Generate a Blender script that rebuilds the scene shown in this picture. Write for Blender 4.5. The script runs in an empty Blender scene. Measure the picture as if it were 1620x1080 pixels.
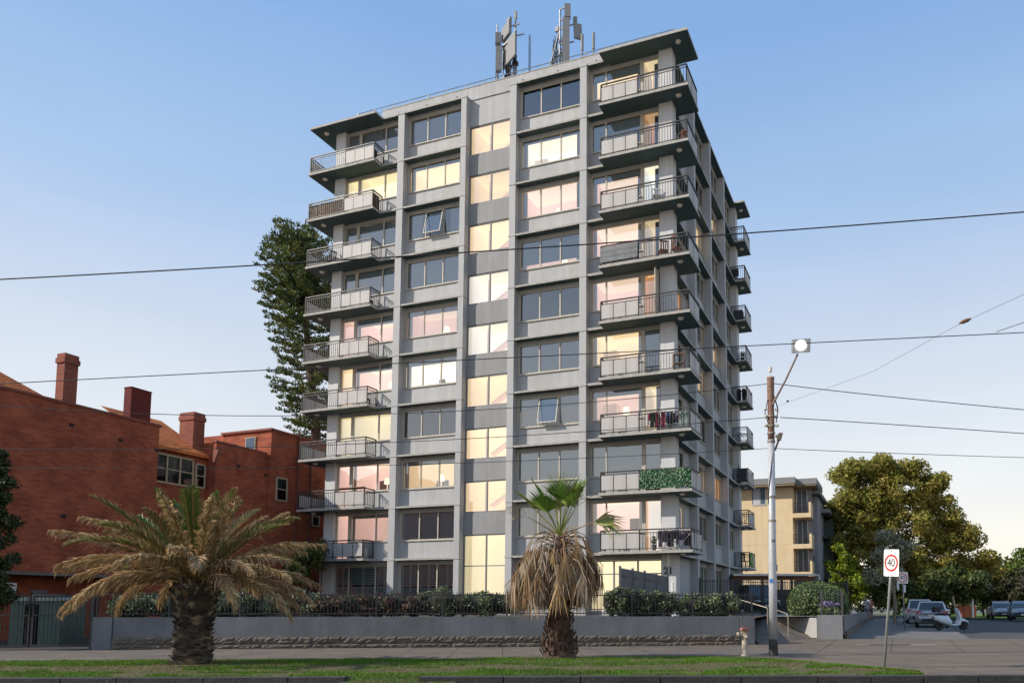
import bpy, bmesh, math, random
import numpy as np
from mathutils import Vector, Matrix
R = math.radians
sc = bpy.context.scene
COL = sc.collection
rnd = random.Random(7)

# ------------------------------------------------------------------ camera
F_PX, PX, PY, PITCH, HC = 1228.75, 957.32, 847.36, 0.0911, 1.4
cd = bpy.data.cameras.new('camera')
cam = bpy.data.objects.new('camera', cd); COL.objects.link(cam)
cd.sensor_width = 36; cd.sensor_fit = 'HORIZONTAL'
cd.lens = 36 * F_PX / 1620
cd.shift_x = (810 - PX) / 1620; cd.shift_y = (PY - 540) / 1620
cd.clip_end = 6000; cd.clip_start = .1
cam.location = (0, 0, HC); cam.rotation_euler = (math.pi / 2 + PITCH, 0, 0)
sc.camera = cam

def ray(px, py):
    a, b = (px - PX) / F_PX, -(py - PY) / F_PX
    c, s = math.cos(PITCH), math.sin(PITCH)
    return Vector((a, c - b * s, s + b * c))
def at(px, py, Y):                      # point on the sight line at depth Y (survey of the photo)
    d = ray(px, py); return d * (Y / d.y) + Vector((0, 0, HC))
def gz(Y):                              # the ground rises a little away from the avenue
    return 0.0 if Y < 27 else (.4 * (Y - 27) / 33 if Y < 60 else .4)

# ------------------------------------------------------------------ materials
MATS = {}
def mat(name, col, rough=.7, var=.12, scale=3.0, bump=0.0, bscale=40, metal=0, streak=0.0, col2=None, spec=.5, fine=0.0):
    if name in MATS: return MATS[name]
    m = bpy.data.materials.new(name); m.use_nodes = True
    nt = m.node_tree; N = nt.nodes; L = nt.links
    b = N['Principled BSDF']
    b.inputs['Roughness'].default_value = rough; b.inputs['Metallic'].default_value = metal
    b.inputs['Specular IOR Level'].default_value = spec
    tc = N.new('ShaderNodeTexCoord')
    nz = N.new('ShaderNodeTexNoise'); nz.inputs['Scale'].default_value = scale
    nz.inputs['Detail'].default_value = 6; nz.inputs['Roughness'].default_value = .65
    L.new(tc.outputs['Object'], nz.inputs['Vector'])
    cr = N.new('ShaderNodeValToRGB')
    cr.color_ramp.elements[0].position = .3; cr.color_ramp.elements[1].position = .7
    c2 = col2 if col2 else [min(1, c * (1 + var)) for c in col]
    c1 = [c * (1 - var) for c in col] if not col2 else col
    cr.color_ramp.elements[0].color = (*c1, 1); cr.color_ramp.elements[1].color = (*c2, 1)
    L.new(nz.outputs['Fac'], cr.inputs['Fac'])
    out = cr.outputs['Color']
    if streak:
        mp = N.new('ShaderNodeMapping'); mp.inputs['Scale'].default_value = (3.2, 3.2, .3)
        L.new(tc.outputs['Object'], mp.inputs['Vector'])
        n2 = N.new('ShaderNodeTexNoise'); n2.inputs['Scale'].default_value = 1.0; n2.inputs['Detail'].default_value = 4
        L.new(mp.outputs['Vector'], n2.inputs['Vector'])
        r2 = N.new('ShaderNodeValToRGB'); r2.color_ramp.elements[0].position = .35; r2.color_ramp.elements[1].position = .62
        r2.color_ramp.elements[0].color = (1 - streak, 1 - streak * 1.05, 1 - streak * 1.2, 1); r2.color_ramp.elements[1].color = (1, 1, 1, 1)
        L.new(n2.outputs['Fac'], r2.inputs['Fac'])
        mx = N.new('ShaderNodeMixRGB'); mx.blend_type = 'MULTIPLY'; mx.inputs['Fac'].default_value = 1
        L.new(out, mx.inputs['Color1']); L.new(r2.outputs['Color'], mx.inputs['Color2']); out = mx.outputs['Color']
    if fine:
        n3 = N.new('ShaderNodeTexNoise'); n3.inputs['Scale'].default_value = 90; n3.inputs['Detail'].default_value = 3
        L.new(tc.outputs['Object'], n3.inputs['Vector'])
        r3 = N.new('ShaderNodeValToRGB'); r3.color_ramp.elements[0].position = .3; r3.color_ramp.elements[1].position = .7
        r3.color_ramp.elements[0].color = (1 - fine,) * 3 + (1,); r3.color_ramp.elements[1].color = (1, 1, 1, 1)
        L.new(n3.outputs['Fac'], r3.inputs['Fac'])
        mx = N.new('ShaderNodeMixRGB'); mx.blend_type = 'MULTIPLY'; mx.inputs['Fac'].default_value = 1
        L.new(out, mx.inputs['Color1']); L.new(r3.outputs['Color'], mx.inputs['Color2']); out = mx.outputs['Color']
    L.new(out, b.inputs['Base Color'])
    if bump:
        nb = N.new('ShaderNodeTexNoise'); nb.inputs['Scale'].default_value = bscale; nb.inputs['Detail'].default_value = 4
        L.new(tc.outputs['Object'], nb.inputs['Vector'])
        bp = N.new('ShaderNodeBump'); bp.inputs['Strength'].default_value = bump; bp.inputs['Distance'].default_value = .05
        L.new(nb.outputs['Fac'], bp.inputs['Height']); L.new(bp.outputs['Normal'], b.inputs['Normal'])
    MATS[name] = m; return m

def leafmat(name, col, var=.35, rough=.6, trans=.25, scale=1.2):
    if name in MATS: return MATS[name]
    m = bpy.data.materials.new(name); m.use_nodes = True
    nt = m.node_tree; N = nt.nodes; L = nt.links
    b = N['Principled BSDF']; b.inputs['Roughness'].default_value = rough; b.inputs['Specular IOR Level'].default_value = .3
    ge = N.new('ShaderNodeNewGeometry'); tc = N.new('ShaderNodeTexCoord')
    nz = N.new('ShaderNodeTexNoise'); nz.inputs['Scale'].default_value = scale; L.new(tc.outputs['Object'], nz.inputs['Vector'])
    ad = N.new('ShaderNodeMath'); ad.operation = 'ADD'
    L.new(ge.outputs['Random Per Island'], ad.inputs[0]); L.new(nz.outputs['Fac'], ad.inputs[1])
    hf = N.new('ShaderNodeMath'); hf.operation = 'MULTIPLY'; hf.inputs[1].default_value = .5; L.new(ad.outputs[0], hf.inputs[0])
    cr = N.new('ShaderNodeValToRGB')
    cr.color_ramp.elements[0].position = .15; cr.color_ramp.elements[1].position = .85
    cr.color_ramp.elements[0].color = (*[c * (1 - var) for c in col], 1)
    cr.color_ramp.elements[1].color = (*[min(1, c * (1 + var)) for c in col], 1)
    L.new(hf.outputs[0], cr.inputs['Fac']); L.new(cr.outputs['Color'], b.inputs['Base Color'])
    tr = N.new('ShaderNodeBsdfTranslucent'); L.new(cr.outputs['Color'], tr.inputs['Color'])
    mx = N.new('ShaderNodeMixShader'); mx.inputs['Fac'].default_value = trans
    L.new(b.outputs['BSDF'], mx.inputs[1]); L.new(tr.outputs['BSDF'], mx.inputs[2])
    L.new(mx.outputs['Shader'], N['Material Output'].inputs['Surface'])
    MATS[name] = m; return m

def brickmat(name, c1, c2, mortar, w=.24, h=.086, var=.25, axis=True):
    m = bpy.data.materials.new(name); m.use_nodes = True
    nt = m.node_tree; N = nt.nodes; L = nt.links; b = N['Principled BSDF']; b.inputs['Roughness'].default_value = .85
    b.inputs['Specular IOR Level'].default_value = .2
    tc = N.new('ShaderNodeTexCoord'); sp = N.new('ShaderNodeSeparateXYZ'); L.new(tc.outputs['Object'], sp.inputs[0])
    ad = N.new('ShaderNodeMath'); L.new(sp.outputs['X'], ad.inputs[0]); L.new(sp.outputs['Y'], ad.inputs[1])
    cb = N.new('ShaderNodeCombineXYZ'); L.new(ad.outputs[0], cb.inputs['X']); L.new(sp.outputs['Z'], cb.inputs['Y'])
    br = N.new('ShaderNodeTexBrick'); L.new(cb.outputs[0], br.inputs['Vector'])
    br.inputs['Scale'].default_value = 1; br.inputs['Brick Width'].default_value = w; br.inputs['Row Height'].default_value = h
    br.inputs['Mortar Size'].default_value = .010; br.inputs['Mortar Smooth'].default_value = .2; br.inputs['Bias'].default_value = -.1
    br.inputs['Color1'].default_value = (*c1, 1); br.inputs['Color2'].default_value = (*c2, 1); br.inputs['Mortar'].default_value = (*mortar, 1)
    nz = N.new('ShaderNodeTexNoise'); nz.inputs['Scale'].default_value = .9; nz.inputs['Detail'].default_value = 8
    L.new(tc.outputs['Object'], nz.inputs['Vector'])
    r = N.new('ShaderNodeValToRGB'); r.color_ramp.elements[0].position = .3; r.color_ramp.elements[1].position = .7
    r.color_ramp.elements[0].color = (1 - var,) * 3 + (1,); r.color_ramp.elements[1].color = (1, 1, 1, 1)
    L.new(nz.outputs['Fac'], r.inputs['Fac'])
    mx = N.new('ShaderNodeMixRGB'); mx.blend_type = 'MULTIPLY'; mx.inputs['Fac'].default_value = 1
    L.new(br.outputs['Color'], mx.inputs['Color1']); L.new(r.outputs['Color'], mx.inputs['Color2'])
    L.new(mx.outputs['Color'], b.inputs['Base Color'])
    bp = N.new('ShaderNodeBump'); bp.inputs['Strength'].default_value = .5; bp.inputs['Distance'].default_value = .02; bp.invert = True
    L.new(br.outputs['Fac'], bp.inputs['Height']); L.new(bp.outputs['Normal'], b.inputs['Normal'])
    MATS[name] = m; return m

def glassmat(name, tint, refl=1.5, rough=.0, lo=.0):
    m = bpy.data.materials.new(name); m.use_nodes = True
    nt = m.node_tree; N = nt.nodes; L = nt.links; N.remove(N['Principled BSDF'])
    t = N.new('ShaderNodeBsdfTransparent'); t.inputs['Color'].default_value = (*tint, 1)
    g = N.new('ShaderNodeBsdfGlossy'); g.inputs['Roughness'].default_value = rough
    f = N.new('ShaderNodeFresnel'); f.inputs['IOR'].default_value = refl
    a = N.new('ShaderNodeMath'); a.operation = 'MAXIMUM'; a.inputs[1].default_value = lo; L.new(f.outputs[0], a.inputs[0])
    mx = N.new('ShaderNodeMixShader'); L.new(a.outputs[0], mx.inputs[0]); L.new(t.outputs[0], mx.inputs[1]); L.new(g.outputs[0], mx.inputs[2])
    L.new(mx.outputs[0], N['Material Output'].inputs['Surface']); MATS[name] = m; return m

def emit(name, col, s):
    m = bpy.data.materials.new(name); m.use_nodes = True
    b = m.node_tree.nodes['Principled BSDF']; b.inputs['Base Color'].default_value = (*col, 1)
    b.inputs['Emission Color'].default_value = (*col, 1); b.inputs['Emission Strength'].default_value = s
    MATS[name] = m; return m

# ------------------------------------------------------------------ mesh builder
class MB:
    def __init__(s): s.v = []; s.f = []; s.m = []; s.T = None
    def vert(s, p):
        s.v.append(tuple(s.T(p)) if s.T else tuple(p)); return len(s.v) - 1
    def face(s, pts, mi=0):
        s.f.append([s.vert(p) for p in pts]); s.m.append(mi); return s
    def idx(s, ids, mi=0): s.f.append(list(ids)); s.m.append(mi)
    def box(s, x0, x1, y0, y1, z0, z1, mi=0, bot=None, top=None):
        i = [s.vert(p) for p in ((x0,y0,z0),(x1,y0,z0),(x1,y1,z0),(x0,y1,z0),(x0,y0,z1),(x1,y0,z1),(x1,y1,z1),(x0,y1,z1))]
        for q, k in (((0,3,2,1), mi if bot is None else bot), ((4,5,6,7), mi if top is None else top), ((0,1,5,4), mi), ((1,2,6,5), mi), ((2,3,7,6), mi), ((3,0,4,7), mi)):
            s.idx([i[j] for j in q], k)
        return s
    def room(s, x0, x1, y0, y1, z0, z1, mi=0, ceil=1, floor=2, side=3):          # open towards y0
        i = [s.vert(p) for p in ((x0,y0,z0),(x1,y0,z0),(x1,y1,z0),(x0,y1,z0),(x0,y0,z1),(x1,y0,z1),(x1,y1,z1),(x0,y1,z1))]
        for q, k in (((0,1,2,3), floor), ((4,7,6,5), ceil), ((1,5,6,2), side), ((2,6,7,3), mi), ((3,7,4,0), side)): s.idx([i[j] for j in q], k)
        return s
    def obox(s, c, ax, ay, az, mi=0):           # oriented box: centre and half vectors
        c, ax, ay, az = map(Vector, (c, ax, ay, az))
        i = [s.vert(c + ax*a + ay*b + az*d) for a, b, d in ((-1,-1,-1),(1,-1,-1),(1,1,-1),(-1,1,-1),(-1,-1,1),(1,-1,1),(1,1,1),(-1,1,1))]
        for q in ((0,3,2,1),(4,5,6,7),(0,1,5,4),(1,2,6,5),(2,3,7,6),(3,0,4,7)): s.idx([i[j] for j in q], mi)
        return s
    def bar(s, a, b, w, h=None, mi=0, up=(0,0,1)):
        a, b = Vector(a), Vector(b); d = b - a; L = d.length; d.normalize(); h = h or w
        u = Vector(up)
        if abs(d.dot(u)) > .95: u = Vector((0,1,0))
        x = d.cross(u).normalized(); y = x.cross(d).normalized()
        return s.obox((a+b)/2, d*(L/2), x*(w/2), y*(h/2), mi)
    def tube(s, pts, r, n=8, mi=0, cap=True):
        pts = [Vector(p) for p in pts]; rs = r if isinstance(r, (list, tuple)) else [r]*len(pts)
        rings = []; prev = None
        for k, p in enumerate(pts):
            d = (pts[min(k+1, len(pts)-1)] - pts[max(k-1, 0)]).normalized()
            if prev is None:
                u = Vector((0,0,1)) if abs(d.z) < .9 else Vector((1,0,0)); x = d.cross(u).normalized()
            else: x = (prev - d * prev.dot(d)).normalized()
            prev = x; y = d.cross(x)
            rings.append([s.vert(p + (x*math.cos(2*math.pi*j/n) + y*math.sin(2*math.pi*j/n))*rs[k]) for j in range(n)])
        for A, B in zip(rings, rings[1:]):
            for j in range(n): s.idx((A[j], A[(j+1)%n], B[(j+1)%n], B[j]), mi)
        if cap: s.idx(rings[0][::-1], mi); s.idx(rings[-1], mi)
        return s
    def lathe(s, prof, c=(0,0,0), n=20, mi=0, sx=1, sy=1, cap=True):
        rings = [[s.vert((c[0]+r*sx*math.cos(2*math.pi*j/n), c[1]+r*sy*math.sin(2*math.pi*j/n), c[2]+z)) for j in range(n)] for r, z in prof]
        for A, B in zip(rings, rings[1:]):
            for j in range(n): s.idx((A[j], A[(j+1)%n], B[(j+1)%n], B[j]), mi)
        if cap: s.idx(rings[0][::-1], mi); s.idx(rings[-1], mi)
        return s
    def ball(s, c, rx, ry=None, rz=None, n=12, mi=0):
        ry = ry or rx; rz = rz or rx; m = max(4, n//2)
        return s.lathe([(max(1e-3, math.sin(math.pi*k/m)), -math.cos(math.pi*k/m)*rz) for k in range(m+1)], c, n, mi, rx, ry)
    def prism(s, poly, z0, z1, mi=0, top=None, bot=None):
        n = len(poly); a = [s.vert((x,y,z0)) for x,y in poly]; b = [s.vert((x,y,z1)) for x,y in poly]
        s.idx(a[::-1], mi if bot is None else bot); s.idx(b, mi if top is None else top)
        for i in range(n): s.idx((a[i], a[(i+1)%n], b[(i+1)%n], b[i]), mi)
        return s
    def mesh(s, name, mats, smooth=False):
        me = bpy.data.meshes.new(name); me.from_pydata(s.v, [], s.f)
        for m in (mats if isinstance(mats, (list, tuple)) else [mats]): me.materials.append(m)
        if any(s.m): me.polygons.foreach_set('material_index', s.m)
        if smooth: me.polygons.foreach_set('use_smooth', [True]*len(s.f))
        me.update(); return me
    def build(s, name, mats, parent=None, smooth=False, loc=(0,0,0)):
        return new(name, s.mesh(name, mats, smooth), parent, loc)

def new(name, data, parent=None, loc=(0,0,0), rz=0, sx=None):
    o = bpy.data.objects.new(name, data); COL.objects.link(o)
    o.location = loc; o.rotation_euler = (0,0,rz)
    if parent: o.parent = parent
    return o
def smooth_angle(o, deg=40):
    pass
def tag(o, label=None, cat=None, group=None, kind=None):
    if label: o['label'] = label
    if cat: o['category'] = cat
    if group: o['group'] = group
    if kind: o['kind'] = kind
    return o
def thing(name, label, cat, loc=(0,0,0), rz=0, group=None):
    return tag(new(name, None, None, loc, rz), label, cat, group)
def struct(name, mb, m, smooth=False): return tag(mb.build(name, m, None, smooth), kind='structure')
def tree_copy(o, loc=None, rz=None, label=None, parent=None):
    c = o.copy(); COL.objects.link(c)
    if parent: c.parent = parent
    for ch in list(o.children): tree_copy(ch, parent=c)
    if loc is not None: c.location = loc
    if rz is not None: c.rotation_euler = (0,0,rz)
    if label: c['label'] = label
    return c
def text(name, body, size, m, parent, loc, rot, ext=.004, align='CENTER', sx=1, bold=0):
    cu = bpy.data.curves.new(name, 'FONT'); cu.body = body; cu.size = size; cu.extrude = ext
    cu.offset = bold; cu.offset = bold; cu.align_x = align; cu.align_y = 'CENTER'; cu.materials.append(m)
    tmp = bpy.data.objects.new(name, cu); COL.objects.link(tmp)
    me = bpy.data.meshes.new_from_object(tmp.evaluated_get(bpy.context.evaluated_depsgraph_get()))
    bpy.data.objects.remove(tmp); me.name = name
    if not me.materials: me.materials.append(m)
    o = new(name, me, parent, loc); o.rotation_euler = rot; o.scale = (sx, 1, 1); return o

# ------------------------------------------------------------------ light and sky
SUN_AZ = R(254.5)      # compass-like: direction to the sun measured clockwise from +Y
SUN_EL = R(34)
sd = Vector((math.sin(SUN_AZ)*math.cos(SUN_EL), math.cos(SUN_AZ)*math.cos(SUN_EL), math.sin(SUN_EL)))
sl = bpy.data.lights.new('sun', 'SUN'); sl.energy = 3.5; sl.angle = R(.5); sl.color = (1, .92, .81)
so = new('sun', sl); so.rotation_euler = sd.to_track_quat('Z', 'Y').to_euler()
w = bpy.data.worlds.new('World'); sc.world = w; w.use_nodes = True
nt = w.node_tree; bg = nt.nodes['Background']
sky = nt.nodes.new('ShaderNodeTexSky'); sky.sky_type = 'NISHITA'; sky.sun_disc = False
sky.sun_elevation = SUN_EL; sky.sun_rotation = SUN_AZ
sky.air_density = 1.0; sky.dust_density = 1.2; sky.ozone_density = 1.5
bg.inputs['Strength'].default_value = .15
# evening haze: the clear sky washes out to a pale warm band towards the horizon
tc = nt.nodes.new('ShaderNodeTexCoord'); sx_ = nt.nodes.new('ShaderNodeSeparateXYZ'); nt.links.new(tc.outputs['Generated'], sx_.inputs[0])
rp = nt.nodes.new('ShaderNodeValToRGB'); e = rp.color_ramp.elements
e[0].position = .0; e[0].color = (4.9, 4.25, 3.6, 1); e[1].position = .62; e[1].color = (1.15, 2.1, 3.75, 1)
for pos, c in ((.07, (4.75, 4.4, 3.95, 1)), (.16, (4.15, 4.15, 4.1, 1)), (.29, (3.35, 3.65, 4.1, 1)), (.45, (2.0, 2.8, 4.05, 1))):
    q = e.new(pos); q.color = c
nt.links.new(sx_.outputs['Z'], rp.inputs['Fac'])
mxs = nt.nodes.new('ShaderNodeMixRGB'); mxs.inputs['Fac'].default_value = .86
nt.links.new(sky.outputs[0], mxs.inputs['Color1']); nt.links.new(rp.outputs['Color'], mxs.inputs['Color2'])
hz_m = nt.nodes.new('ShaderNodeMapping'); hz_m.inputs['Scale'].default_value = (1.4, 1.4, 5.5); nt.links.new(tc.outputs['Generated'], hz_m.inputs['Vector'])
hz_n = nt.nodes.new('ShaderNodeTexNoise'); hz_n.inputs['Scale'].default_value = 1.3; hz_n.inputs['Detail'].default_value = 5; hz_n.inputs['Distortion'].default_value = .6; nt.links.new(hz_m.outputs[0], hz_n.inputs['Vector'])
hz_r = nt.nodes.new('ShaderNodeValToRGB'); hz_r.color_ramp.elements[0].color = (.95, .955, .965, 1); hz_r.color_ramp.elements[1].color = (1.05, 1.045, 1.03, 1); hz_r.color_ramp.elements[0].position = .3; hz_r.color_ramp.elements[1].position = .7
nt.links.new(hz_n.outputs['Fac'], hz_r.inputs['Fac']); hz_x = nt.nodes.new('ShaderNodeMixRGB'); hz_x.blend_type = 'MULTIPLY'; hz_x.inputs['Fac'].default_value = 1
nt.links.new(mxs.outputs['Color'], hz_x.inputs['Color1']); nt.links.new(hz_r.outputs['Color'], hz_x.inputs['Color2']); nt.links.new(hz_x.outputs['Color'], bg.inputs['Color'])
vs = sc.view_settings; vs.view_transform = 'Standard'; vs.look = 'None'; vs.exposure = .5; vs.gamma = 1
sc.cycles.use_denoising = True; sc.cycles.use_light_tree = False
sc.cycles.max_bounces = 6; sc.cycles.transparent_max_bounces = 12; sc.cycles.diffuse_bounces = 3
sc.cycles.glossy_bounces = 3; sc.cycles.caustics_reflective = False; sc.cycles.caustics_refractive = False
# ------------------------------------------------------------------ the tower
TH = .35842
H = 2.85
def Z(k): return 1.193 + H * (k - 1)
T = thing('apartment_tower', 'tall grey ten storey apartment tower with stacked corner balconies', 'apartment tower', (4.019, 35.654, 0), -TH)
cT, sT = math.cos(TH), math.sin(TH)
def tw(u, v, z): return Vector((4.019 + u*cT + v*sT, 35.654 - u*sT + v*cT, z))
wallm = mat('tower_paint', (.395, .398, .40), .75, .08, .8, .12, 25, streak=.12)
panm = mat('spandrel_paint', (.42, .42, .418), .75, .07, .8, .06, 30, streak=.12)
stairm = mat('stair_spandrel_paint', (.27, .272, .272), .75, .06, 1.0, .08, 30, streak=.12)
finm = mat('fin_paint', (.41, .412, .414), .75, .04, 1.5, .05, 30, streak=.06)
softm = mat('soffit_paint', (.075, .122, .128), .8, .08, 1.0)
edgem = mat('slab_edge', (.40, .385, .35), .8, .08, 2.5, .08, 20, streak=.2)
railm = mat('rail_paint', (.035, .03, .03), .5, .2, 5)
infm = mat('infill_sheet', (.46, .435, .42), .6, .04, 2.0, streak=.13)
frm = mat('window_frame', (.46, .42, .35), .6, .06, 3)
frd = mat('window_mullion_dark', (.17, .18, .19), .6, .08, 3)
lampg = mat('soffit_lamp_glass', (.75, .72, .66), .4, .03, 4)
glass = glassmat('window_glass', (.80, .86, .88), 1.5, lo=.27)
glassb = glassmat('stair_glass', (.9, .9, .88), 1.45)
MW = [wallm, softm, panm, stairm, edgem]

FIN = [(-17.22, -16.80), (-13.07, -12.74), (-10.02, -9.65), (-5.94, -5.56)]
def wallpart(name, boxes, mats=None):
    m = MB()
    for b in boxes: m.box(*b)
    return m.build(name, mats or MW, T)

# --- solid walls: spandrels, heads, ends, back
W = []
for k in range(1, 11):
    z, zt = Z(k), Z(k+1) - .13
    for a, b in ((FIN[0][1], FIN[1][0]), (FIN[2][1], FIN[3][0])):
        lo = .96 if k > 1 else .2
        W.append((a, b, 1.08, 1.24, z - .02 if k > 1 else .9, z + lo, 2))
        W.append((a, b, 1.09, 1.24, z + 2.54, zt + .06, 0))
    # corner bays: sill walls beside the doors
    if k > 1:
        W.append((-5.56, -2.72, 1.12, 1.26, z, z + .98, 0)); W.append((-5.56, -1.74, 1.13, 1.26, z + 2.56, zt + .03, 0))
        W.append((-20.24, -17.22, 1.12, 1.26, z, z + .98, 2)); W.append((-21.13, -17.22, 1.13, 1.26, z + 2.56, zt + .03, 0))
    else:
        W.append((-5.56, -1.74, 1.12, 1.26, .9, z + .05, 0)); W.append((-5.56, -1.74, 1.13, 1.26, z + 2.5, zt + .03, 0))
        W.append((-21.13, -17.22, 1.12, 1.26, .9, z + .1, 0)); W.append((-21.13, -17.22, 1.13, 1.26, z + 2.5, zt + .03, 0))
    # side walls (normal +u), plane u=-1.5
    for (a, b) in ((5.85, 9.5), (9.85, 13.6), (13.95, 17.6)):
        lo = 1.1 if k > 1 else .2
        W.append((-1.66, -1.5, a, b, z - .02 if k > 1 else .5, z + lo, 2)); W.append((-1.66, -1.51, a, b, z + 2.5, zt + .06, 0))
    W.append((-1.66, -1.5, 4.3, 5.5, z if k > 1 else .5, zt + .05, 2))
    if k > 1:
        W.append((-1.66, -1.5, 1.62, 4.3, z, z + .9, 2)); W.append((-1.66, -1.51, 1.62, 4.3, z + 2.5, zt + .03, 0))
    else:
        W.append((-1.66, -1.5, 2.55, 4.3, .5, zt + .05, 2)); W.append((-1.66, -1.51, 1.62, 2.55, z + 2.05, zt + .03, 0))
wallpart('wall', W)
S = [(FIN[1][1], FIN[2][0], 1.05, 1.22, Z(11) - 1.25 - .43, Z(11) - .131, 0)]
for k in range(3, 11): S.append((FIN[1][1], FIN[2][0], 1.05, 1.22, Z(k-1) + 1.17, Z(k) - .51, 3))
S.append((FIN[1][1], FIN[2][0], 1.05, 1.22, .9, Z(1) + .25, 3))
for b_ in S: wallpart('stair_spandrel', [b_])
wallpart('rear_wall', [(-21.8, -21.5, 1.3, 18.4, .5, Z(11) - .14, 0), (-21.5, -1.7, 18.4, 18.7, .5, Z(11) - .14, 0),
                       (-1.66, -1.5, 17.61, 18.7, .5, Z(11) - .135, 0), (-21.9, -21.3, 1.0, 1.31, .9, Z(11) - .136, 0)])
# --- corner columns
for (a, b) in ((-1.74, -1.04), (-21.79, -21.13)):
    m = MB()
    for k in range(1, 11): m.box(a, b, .92, 1.6, Z(k) if k > 1 else .5, Z(k+1) - .132)
    m.build('column', [mat('column_lifted', (.55, .555, .56), .7, .04, 1.2, streak=.08)], T)  # lighter than the walls: brightness painted in to lift columns from slab shade
MB().box(-2.2, -1.12, 17.75, 18.5, .5, Z(11) - .133).build('column', [MATS['column_lifted']], T)
# --- fins
for a, b in FIN:
    m = MB()
    for k in range(1, 11):
        m.box(a, b, .64, 1.25, (Z(k) - .02) if k > 1 else .9, Z(k+1) - .15)
        m.box(a - .02, b + .02, .622, 1.1, Z(k+1) - .135, Z(k+1) - .022)
    m.build('fin', [finm], T)
for a in (5.5, 9.5, 13.6):
    m = MB()
    for k in range(1, 11):
        m.box(-1.66, -1.08, a, a + .35, (Z(k) - .02) if k > 1 else .5, Z(k+1) - .15)
        m.box(-1.6, -1.065, a - .02, a + .37, Z(k+1) - .135, Z(k+1) - .022)
    m.build('fin', [finm], T)
# --- sun hoods (thin slab edges between the fins)
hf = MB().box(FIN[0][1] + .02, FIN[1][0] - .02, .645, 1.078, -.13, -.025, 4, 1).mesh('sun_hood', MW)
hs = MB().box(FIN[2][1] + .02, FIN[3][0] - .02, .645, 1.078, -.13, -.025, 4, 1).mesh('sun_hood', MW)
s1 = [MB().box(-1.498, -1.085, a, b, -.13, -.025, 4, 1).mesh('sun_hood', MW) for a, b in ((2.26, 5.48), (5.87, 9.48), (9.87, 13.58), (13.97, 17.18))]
for k in range(2, 12):
    for me in [hf, hs] + s1: new('sun_hood', me, T, (0, 0, Z(k)))
# --- roof, parapet
m = MB()
m.box(-21.6, -1.7, 1.3, 18.6, Z(11) - .1, Z(11) + .1, 0)
m.build('roof', MW, T)
m = MB()
m.box(-18.6, -4.4, 1.0, 1.2, Z(11) - .13, Z(11) + .64, 0); m.box(-18.6, -4.4, .98, 1.21, Z(11) + .642, Z(11) + .69, 4)
for u in (-17.5, -15.6, -13.6, -9.5, -7.4, -5.2):
    m.box(u, u + .07, .97, .999, Z(11) + .24, Z(11) + .31, 1)
for u in (-16.4, -14.5, -12.9, -11.4, -9.9, -8.2, -6.3): m.box(u, u + .015, .9985, 1.0, Z(11) - .1, Z(11) + .62, 3)
m.build('parapet', MW, T)
def slab(outer):   # corner balcony slab: (mirror) right one spans u -4.64..0
    m = MB()
    if outer == 'R':
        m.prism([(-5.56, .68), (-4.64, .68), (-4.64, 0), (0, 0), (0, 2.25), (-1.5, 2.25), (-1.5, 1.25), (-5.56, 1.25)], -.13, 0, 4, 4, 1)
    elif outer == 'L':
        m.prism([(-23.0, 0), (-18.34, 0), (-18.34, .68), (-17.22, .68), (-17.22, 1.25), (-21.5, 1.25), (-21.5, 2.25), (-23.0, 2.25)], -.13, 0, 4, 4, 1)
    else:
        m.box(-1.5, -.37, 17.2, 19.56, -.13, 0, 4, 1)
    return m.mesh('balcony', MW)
SL = {k: slab(k) for k in 'RLB'}
def railing(kind):
    m = MB(); PN = []
    def run(a, b, n=None, panels=None, bal=True):
        a, b = Vector(a), Vector(b); d = b - a; L = d.length
        for z, w in ((1.0, .06), (.86, .035), (.1, .035)): m.bar(a + Vector((0,0,z)), b + Vector((0,0,z)), w)
        for q in (a, b): m.bar(q, q + Vector((0,0,1.0)), .05)
        if panels:
            for i in range(panels):
                q0, q1 = a + d*((i + .03)/panels), a + d*((i + .97)/panels)
                c = (q0 + q1)/2 + Vector((0,0,.48)); dd = (q1 - q0)/2
                PN.append(MB().obox(c, dd, Vector((-d.y, d.x, 0)).normalized()*.012, (0,0,.35)).mesh('infill_panel', infm))
                if i: q = a + d*(i/panels); m.bar(q, q + Vector((0,0,.88)), .035)
        else:
            nb = max(2, int(L/.135))
            for i in range(1, nb): q = a + d*(i/nb); m.bar(q + Vector((0,0,.1)), q + Vector((0,0,.87)), .02)
    if kind == 'R':
        run((-4.55, .08, 0), (-2.58, .08, 0), panels=3); run((-2.58, .08, 0), (-.08, .08, 0))
        run((-.08, .08, 0), (-.08, 2.15, 0), panels=2); run((-4.55, .68, 0), (-4.55, .08, 0))
    elif kind == 'L':
        run((-22.92, .08, 0), (-20.4, .08, 0)); run((-20.4, .08, 0), (-18.42, .08, 0), panels=3)
        run((-22.92, .08, 0), (-22.92, 2.15, 0), panels=2); run((-18.42, .08, 0), (-18.42, .95, 0))
    else:
        run((-1.4, 17.28, 0), (-.45, 17.28, 0)); run((-.45, 17.28, 0), (-.45, 19.48, 0), panels=3); run((-.45, 19.48, 0), (-1.4, 19.48, 0))
    return m.mesh('railing', railm), PN
RL = {k: railing(k) for k in 'RLB'}
lm = MB().lathe([(.14, 0), (.15, -.03), (.11, -.085), (.03, -.1)], n=16).mesh('soffit_lamp', lampg, True)
lpos = {'R': (-.62, .62), 'L': (-22.3, .62), 'B': (-.8, 18.3)}
BAL = {}
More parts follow.
